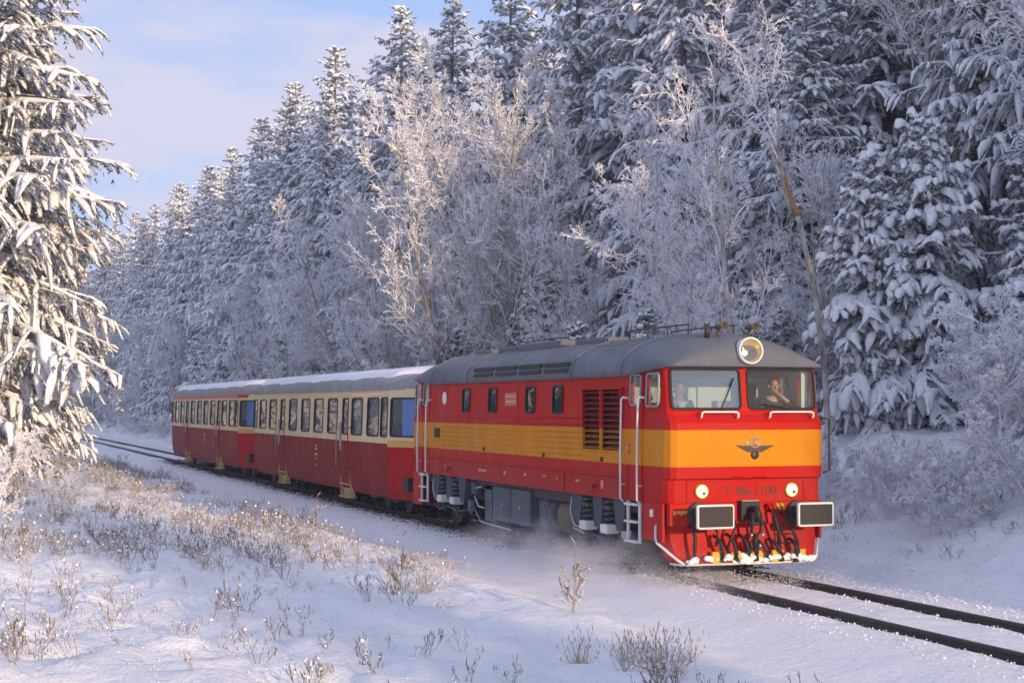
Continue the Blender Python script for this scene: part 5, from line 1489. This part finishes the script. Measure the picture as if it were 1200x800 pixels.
# ends: gangway, lamps, buffers, hoses
for fe in (1, -1):
    X_ = (lambda x: x) if fe > 0 else (lambda x: CF + CR - x)
    def bx(mb, x0, x1, *a): return mb.bbox(*sorted((X_(x0), X_(x1))), *a)
    for s_ in (-1, 1):
        q = MB(); q.cyl((X_(CF - 0.1), s_ * 0.875, 1.04), (X_(CF + 0.16), s_ * 0.875, 1.04), 0.10, n=12); bx(q, CF + 0.16, CF + 0.19, s_ * 0.875 - 0.2, s_ * 0.875 + 0.2, 0.86, 1.22, 0.01)
        q.build('buffer', M['dark'], car)
        MB().ring([(0.10, -0.05), (0.10, 0.04), (0.08, 0.06), (0.0, 0.05)], (X_(CF - 0.02), s_ * 0.62, 1.30), (fe, 0, 0), 14).build('tail_lamp', M['black'], car)
    pane('gangway_window', 'g', -0.5, 0.5, WZ0, WZ1, lambda u, v, d: (X_(CF - 0.17 * (v - 1.86) / 1.24 + 0.0 + d), u, v), 0.06, M['glass'], 0.02, car)
    MB().tube([(X_(CF), 0.15, 0.95), (X_(CF + 0.15), 0.15, 0.85), (X_(CF + 0.18), 0.1, 0.5)], 0.03, 8).build('hose', M['black'], car)
# roof: arched sheet with domed ends
def cring(x, k):
    pr = [(1.0, 0.0), (0.985, 0.28), (0.93, 0.52), (0.82, 0.70), (0.62, 0.86), (0.34, 0.965), (0, 1.0)]
    hw = 1.45
    if k < 1: hw = 0.60 + (1.45 - 0.60) * k
    h = 0.50 * (0.42 + 0.58 * min(1, k * 1.0))
    p_ = [(x, y * hw, 3.14 + z * h) for y, z in pr]
    return p_ + [(a, -b, c) for a, b, c in p_[-2::-1]]
xs = [(CF - 0.12, 0.02), (CF - 0.20, 0.25), (CF - 0.55, 0.48), (CF - 1.0, 0.76), (CF - 1.45, 1.0)]
rows = [cring(x, k) for x, k in xs] + [cring(x, 1) for x in np.linspace(CF - 4, CR + 4, 6)] + [cring(CF + CR - x, k) for x, k in xs[::-1]]
cr_ = MB(); cr_.grid(rows)
for row in (rows[0], rows[-1]): cr_.add(row, [list(range(len(row)))])
croof = cr_.build('roof', M['car_roof'], car)
for x in (-18, -21.5, -25, -28.5, -32): MB().bbox(x - 0.2, x + 0.2, -0.2, 0.2, 3.58, 3.74, 0.04).build('roof_ventilator', M['car_roof'], croof)
sr = MB(); rg_ = np.random.default_rng(4)
rows = []
nx_ = 90
for i_ in range(nx_ + 1):
    x = CF - 0.55 + (CR - CF + 1.1) * i_ / nx_
    ed = min(1, min(i_, nx_ - i_) / 5.0)
    hw = (0.45 + 0.82 * ed) * 1.0; row = []
    for j_ in range(15):
        y = -1 + 2 * j_ / 14
        yy = y * (hw + 0.035 * math.sin(i_ * 0.31) + 0.02 * math.sin(i_ * 0.83 + 1))
        t_ = min(1, abs(yy) / 1.45)
        base = 3.14 + 0.50 * (0.42 + 0.58 * ed) * float(np.interp(t_ / (0.45 + 0.55 * ed), [0, .34, .62, .82, .93, .985, 1], [1, .965, .86, .70, .52, .28, 0]))
        th = (0.105 + 0.02 * math.sin(i_ * 0.37 + j_)) * (1 - abs(y) ** 8) * (0.35 + 0.65 * ed) - 0.04 * (abs(y) > 0.97)
        row.append((x, yy, base + th + 0.012))
    rows.append(row)
sr.grid(rows); sr.build('roof_snow', M['snow'], croof)
# interior: floor, seats, partitions
ins = MB()
for x in (-21.4, -28.4, -20.0, -30.0): ins.box(x - 0.02, x + 0.02, -1.33, 1.33, 1.32, 3.06)
ins.build('partition', M['interior'], car)
seat_me = MB().bbox(-0.07, 0.07, -0.50, 0.50, 0.0, 0.85, 0.03).bbox(0.07, 0.45, -0.50, 0.50, 0.0, 0.14, 0.03).mesh('seat', M['seat'])
for x in (-18.4, -19.2, -22.2, -23.1, -24.0, -24.9, -25.8, -26.7, -27.6, -31, -32, -33):
    for y in (-0.78, 0.78): link('seat', seat_me, car, (x, y, 1.33))
# running gear
def car_bogie(xc):
    f = MB()
    for s_ in (-1, 1):
        f.bbox(xc - 1.35, xc + 1.35, *sorted((s_ * 1.0, s_ * 1.08)), 0.52, 0.66, 0.015)
    f.bbox(xc - 0.3, xc + 0.3, -0.98, 0.98, 0.45, 0.62, 0.02)
    fo = f.build('bogie_frame', M['dark'], car)
    for s_ in (-1, 1):
        for dx in (-1.0, 1.0):
            wheel(xc + dx, s_, fo, 0.42)
            ab = MB().bbox(xc + dx - 0.16, xc + dx + 0.16, *sorted((s_ * 1.02, s_ * 1.20)), 0.30, 0.56, 0.03).cyl((xc + dx, s_ * 1.2, 0.42), (xc + dx, s_ * 1.25, 0.42), 0.10, n=12)
            ab.build('axle_box', M['bogie'], fo)
        MB().tube([(xc - 0.45, s_ * 1.14, 0.62), (xc - 0.2, s_ * 1.14, 0.50), (xc + 0.2, s_ * 1.14, 0.50), (xc + 0.45, s_ * 1.14, 0.62)], 0.05, 6).build('spring', M['bogie'], fo)
for xc in (-17.6, -32.6): car_bogie(xc)
u = MB().bbox(CR + 0.5, CF - 0.5, -1.2, 1.2, 0.62, 0.95, 0.02).build('underframe', M['dark'], car)
for x0, x1, z in ((-27.5, -25.6, 0.34), (-24.8, -23.2, 0.42), (-22.8, -22.0, 0.38)):
    MB().bbox(x0, x1, -1.15, -0.4, z, 0.70, 0.03).build('equipment_box', M['dark'], car)
car.scale = (1.03, 1, 1); car.location = (-0.03 * CF, 0, 0)
car2 = copy_tree(car)
car2.location = (-0.03 * CF - 21.45, 0, 0)
car2['label'] = 'cream and wine red carriage with a red stripe below its roof, last of the train'
es = MB()
ol = car_outline(1.45, 0)
for s_ in (-1, 1):
    ps_ = [(x, y, 3.10) for x, y in ((CF - 0.22, s_ * 0.72), (CF - 0.34, s_ * 0.90), (CF - SH, s_ * 1.435), (CR + SH, s_ * 1.435))]
    for a_, b_ in zip(ps_[:-1], ps_[1:]):
        d_ = Vector(b_) - Vector(a_); n_ = Vector((d_.y, -d_.x, 0)).normalized() * (0.014 if s_ > 0 else -0.014)
        n_ = n_ if n_.y * s_ > 0 else -n_
        es.add([Vector(p) + o_ + Vector((0, 0, z)) for o_ in (n_, -n_) for p, z in ((a_, -0.06), (b_, -0.06), (b_, 0.06), (a_, 0.06))], [(0, 1, 2, 3), (7, 6, 5, 4), (0, 4, 5, 1), (1, 5, 6, 2), (2, 6, 7, 3), (3, 7, 4, 0)])
es.build('eave_stripe', M['strip_red'], car2)
# travellers in the first carriage and the second
for x, y, coat, hat, lab in ((-24.2, -0.95, M['red_coat'], False, 'passenger in a red coat without a hat, middle of the first carriage'), (-22.6, -0.9, M['red_coat'], True, 'passenger in a red coat and red cap in the first carriage'),
                             (-18.7, -0.9, M['red_coat'], False, 'passenger in red near the front door of the first carriage'), (-26.0, -0.95, M['blue_coat'], False, 'passenger in a dark coat in the middle of the first carriage')):
    person('person', (x, y, 1.52), math.pi if x == -22.6 else 0.0, lab, 'coat', coat, hat=hat)

# ------------------------------------------------------------------ the track
def rail_mesh(x0, x1, step=2.0):
    pr = [(-0.036, 0.0), (0.036, 0.0), (0.036, -0.035), (0.012, -0.05), (0.012, -0.125), (0.068, -0.145), (0.068, -0.16), (-0.068, -0.16), (-0.068, -0.145), (-0.012, -0.125), (-0.012, -0.05), (-0.036, -0.035)]
    return MB().prism([(a, b) for a, b in pr], 'x', x0, x1)
m = M['rail'] = mat('rail', (0.035, 0.025, 0.02), 0.6)
n1 = noise(m, 3, 5, 0.7, stretch=(0.4, 3, 3)); ln(m, ramp(m, n1, [(0.35, (0.016, 0.012, 0.010)), (0.7, (0.055, 0.034, 0.024))]), bsdf(m).inputs['Base Color'])
M['rail_head'] = mat('rail_head', (0.16, 0.14, 0.13), 0.3, metal=0.8)
tr = empty('railway_track', (0, 0, 0)); tag(tr, 'single line of rusty rails half buried in snow', kind='structure')
for y in (-0.755, 0.755):
    ra = rail_mesh(-260, 60).build('rail', M['rail'], tr, (0, y, 0))
    MB().box(-260, 60, -0.028, 0.028, -0.004, 0.003).build('running_surface', M['rail_head'], ra)
m = M['sleeper'] = mat('sleeper_wood', (0.07, 0.05, 0.04), 0.9)
slp = MB().bbox(-0.13, 0.13, -1.28, 1.28, -0.32, -0.165, 0.015).mesh('sleeper', M['sleeper'])
for k in range(260): link('sleeper', slp, tr, (12 - 0.62 * k, 0, 0))
# dark ballast blown clear of snow beside the moving wheels
rg3 = np.random.default_rng(15)
def stones(n, x0, x1, yf, rmin, rmax, zoff):
    xs = rg3.uniform(x0, x1, n); ys = yf(n)
    zs = ground(xs, ys) + zoff
    oc = np.array([(1, 0, 0), (-1, 0, 0), (0, 1, 0), (0, -1, 0), (0, 0, 0.7), (0, 0, -0.7)], float)
    fc = np.array([(0, 2, 4), (2, 1, 4), (1, 3, 4), (3, 0, 4), (2, 0, 5), (1, 2, 5), (3, 1, 5), (0, 3, 5)])
    r_ = rg3.uniform(rmin, rmax, n)
    Vv = oc[None] * r_[:, None, None] * rg3.uniform(0.6, 1.3, (n, 6, 3)) + np.stack([xs, ys, zs], -1)[:, None]
    Ff = (fc[None] + (np.arange(n) * 6)[:, None, None]).reshape(-1, 3)
    return Vv.reshape(-1, 3), Ff
m = M['ballast'] = mat('ballast', (0.06, 0.055, 0.05), 0.9)
Vv, Ff = stones(9000, -62, -7, lambda n: -1.0 + np.abs(rg3.normal(0, 0.30, n)) * -1 + 0.0, 0.015, 0.04, -0.01)
tag(link('ballast', np_mesh('ballast', Vv, Ff, M['ballast'])), 'dark ballast stones blown clear of snow along the near side of the train', 'ballast', kind='stuff')
Vv, Ff = stones(8000, -62, -2.0, lambda n: rg3.uniform(-1.1, 1.5, n), 0.03, 0.06, 0.0)
tag(link('track_bed_stones', np_mesh('track_bed_stones', Vv, Ff, M['ballast'])), 'dark ballast stones between the rails under the train', 'ballast', kind='stuff')
# loose clods of snow along the rails and thrown up by the wheels
def clods(n, xs, ys, zs, rmin, rmax, name, lab):
    bv = np.array([(1, 0, 0), (-1, 0, 0), (0, 1, 0), (0, -1, 0), (0, 0, 0.8), (0, 0, -0.8)], float)
    bf = np.array([(0, 2, 4), (2, 1, 4), (1, 3, 4), (3, 0, 4), (2, 0, 5), (1, 2, 5), (3, 1, 5), (0, 3, 5)])
    r_ = rg3.uniform(rmin, rmax, n) ** 1.0
    Vv = bv[None] * r_[:, None, None] * rg3.uniform(0.7, 1.3, (n, len(bv), 1)) + np.stack([xs, ys, zs], -1)[:, None]
    Ff = (bf[None] + (np.arange(n) * len(bv))[:, None, None]).reshape(-1, 3)
    tag(link(name, np_mesh(name, Vv.reshape(-1, 3), Ff, M['snow'], smooth=True)), lab, 'snow', kind='stuff')
n = 1800
xs = rg3.uniform(-3, 16, n); ys = rg3.choice([-0.92, -0.58, 0.58, 0.92, 1.4, -1.5], n) + rg3.normal(0, 0.14, n)
ok = (np.abs(np.abs(ys) - 0.755) > 0.075)
xs, ys = xs[ok], ys[ok]
clods(len(xs), xs, ys, ground(xs, ys) + 0.01, 0.005, 0.020, 'snow_clods', 'small lumps of loose snow lying along both rails')
n = 2200
xs = rg3.uniform(-6, 10, n); ys = rg3.uniform(1.5, 5.5, n)
clods(n, xs, ys, ground(xs, ys), 0.01, 0.04, 'bank_clods', 'lumps of thrown snow on the bank beyond the rails')

# snow dust whirled up by the running wheels
n = 8000
xs = np.concatenate([rg3.uniform(-8.5, 0.6, n // 2), rg3.normal(-1.0, 1.6, n // 4), rg3.normal(-3.8, 1.2, n // 4)])
hh = np.abs(rg3.normal(0, 0.16, len(xs))) + np.abs(rg3.normal(0, 0.10, len(xs)))
ys = -1.2 - np.abs(rg3.normal(0, 0.40, len(xs)))
clods(len(xs), xs, ys, ground(xs, ys) + hh, 0.0015, 0.0065, 'snow_dust', 'powder snow whirled up beside the locomotive wheels')
n = 5000
xs = np.abs(rg3.normal(0, 0.35, n)) + 0.05; ys = rg3.uniform(-1.5, 1.6, n)
clods(n, xs, ys, ground(xs, ys) + np.abs(rg3.normal(0, 0.13, n)), 0.0015, 0.008, 'plough_dust', 'powder snow pushed up in front of the plough')
n = 6000
xs = rg3.uniform(-14, 14, n); ys = -4.2 - rg3.uniform(0, 1, n) ** 1.3 * 7.5
clods(n, xs, ys, ground(xs, ys), 0.004, 0.014, 'foreground_clods', 'small crumbs of snow over the foreground drifts')

# the cloud of powder hanging beside the wheels
pm_ = bpy.data.materials.new('powder_cloud'); pm_.use_nodes = True
pt = pm_.node_tree; pt.nodes.clear()
po = pt.nodes.new('ShaderNodeOutputMaterial'); pv = pt.nodes.new('ShaderNodeVolumePrincipled')
pv.inputs['Color'].default_value = (0.97, 0.97, 0.98, 1); pv.inputs['Anisotropy'].default_value = 0.2
pc = pt.nodes.new('ShaderNodeTexCoord'); pn = pt.nodes.new('ShaderNodeTexNoise'); pn.inputs['Scale'].default_value = 1.7; pn.inputs['Detail'].default_value = 4; pn.inputs['Roughness'].default_value = 0.6
pt.links.new(pc.outputs['Object'], pn.inputs['Vector'])
pg = pt.nodes.new('ShaderNodeTexGradient'); pg.gradient_type = 'SPHERICAL'
pmap = pt.nodes.new('ShaderNodeMapping'); pmap.inputs['Scale'].default_value = (1 / 6.2, 1 / 1.6, 1 / 0.72)
pt.links.new(pc.outputs['Object'], pmap.inputs['Vector']); pt.links.new(pmap.outputs['Vector'], pg.inputs['Vector'])
ps1 = pt.nodes.new('ShaderNodeMapRange'); ps1.inputs['From Min'].default_value = 0.46; ps1.inputs['From Max'].default_value = 0.70
pt.links.new(pn.outputs['Fac'], ps1.inputs['Value'])
pm1 = pt.nodes.new('ShaderNodeMath'); pm1.operation = 'MULTIPLY'; pt.links.new(ps1.outputs['Result'], pm1.inputs[0]); pt.links.new(pg.outputs['Fac'], pm1.inputs[1])
pm2 = pt.nodes.new('ShaderNodeMath'); pm2.operation = 'MULTIPLY'; pt.links.new(pm1.outputs[0], pm2.inputs[0]); pm2.inputs[1].default_value = 1.5
pt.links.new(pm2.outputs[0], pv.inputs['Density']); pt.links.new(pv.outputs['Volume'], po.inputs['Volume'])
bm = bmesh.new(); bmesh.ops.create_icosphere(bm, subdivisions=3, radius=1.0)
bmesh.ops.scale(bm, vec=(6.1, 1.55, 0.70), verts=bm.verts)
pme = bpy.data.meshes.new('powder_cloud'); bm.to_mesh(pme); bm.free(); pme.materials.append(pm_)
pco = link('powder_cloud', pme, None, (-2.9, -1.75, 0.05))
tag(pco, 'cloud of powder snow hanging beside the locomotive wheels', 'snow cloud', kind='stuff')

# what each look-alike along the forest edge stands behind, read from its place along the train
ORD = ['first', 'second', 'third', 'fourth', 'fifth', 'sixth', 'seventh', 'eighth', 'ninth', 'tenth', 'eleventh', 'twelfth', 'thirteenth', 'fourteenth', 'fifteenth', 'sixteenth', 'seventeenth', 'eighteenth', 'nineteenth', 'twentieth']
BASES = {'spruces at the forest edge beyond the train': 'tall snowy forest edge spruce', 'far spruces along the track': 'far tall snowy spruce', 'frosted trees beyond the train': 'frosted bare tree',
         'far frosted trees along the forest edge': 'far frosted bare tree', 'small spruces at the forest foot': 'small snowy spruce', 'frosted shrubs along the forest foot': 'low frosted shrub'}
fx, fy = math.cos(YAW), math.sin(YAW)
slots = {}
for o in list(COL.objects):
    gname = o.get('group')
    if gname in BASES and o.parent is None:
        dx, dy = o.location.x - CAM.x, o.location.y - CAM.y
        side = (dx * fy - dy * fx) / (dx * fx + dy * fy)
        zone = 'left of the train' if side < -0.216 else 'behind the rear carriage' if side < -0.160 else 'behind the front carriage' if side < -0.064 else 'behind the engine room' if side < 0.075 else 'behind the locomotive cab' if side < 0.195 else 'right of the locomotive'
        slots.setdefault((gname, zone), []).append((side, o))
for (gname, zone), lst in slots.items():
    lst.sort(key=lambda p: p[0])
    for k, (side, o) in enumerate(lst):
        o['label'] = BASES[gname] + ' ' + zone + (', %s from left' % ORD[k] if len(lst) > 1 else '')

# ------------------------------------------------------------------ winter haze over the line
hm = bpy.data.materials.new('haze'); hm.use_nodes = True
ht = hm.node_tree; ht.nodes.clear()
ho = ht.nodes.new('ShaderNodeOutputMaterial'); hv = ht.nodes.new('ShaderNodeVolumePrincipled')
hv.inputs['Color'].default_value = (0.80, 0.86, 1.0, 1); hv.inputs['Density'].default_value = 0.0005; hv.inputs['Anisotropy'].default_value = 0.1
ht.links.new(hv.outputs['Volume'], ho.inputs['Volume'])
hz = MB().box(-290, 150, -70, 110, -2.5, 42).build('haze', hm)
tag(hz, 'thin cold haze in the air along the forest line', 'haze', kind='stuff')
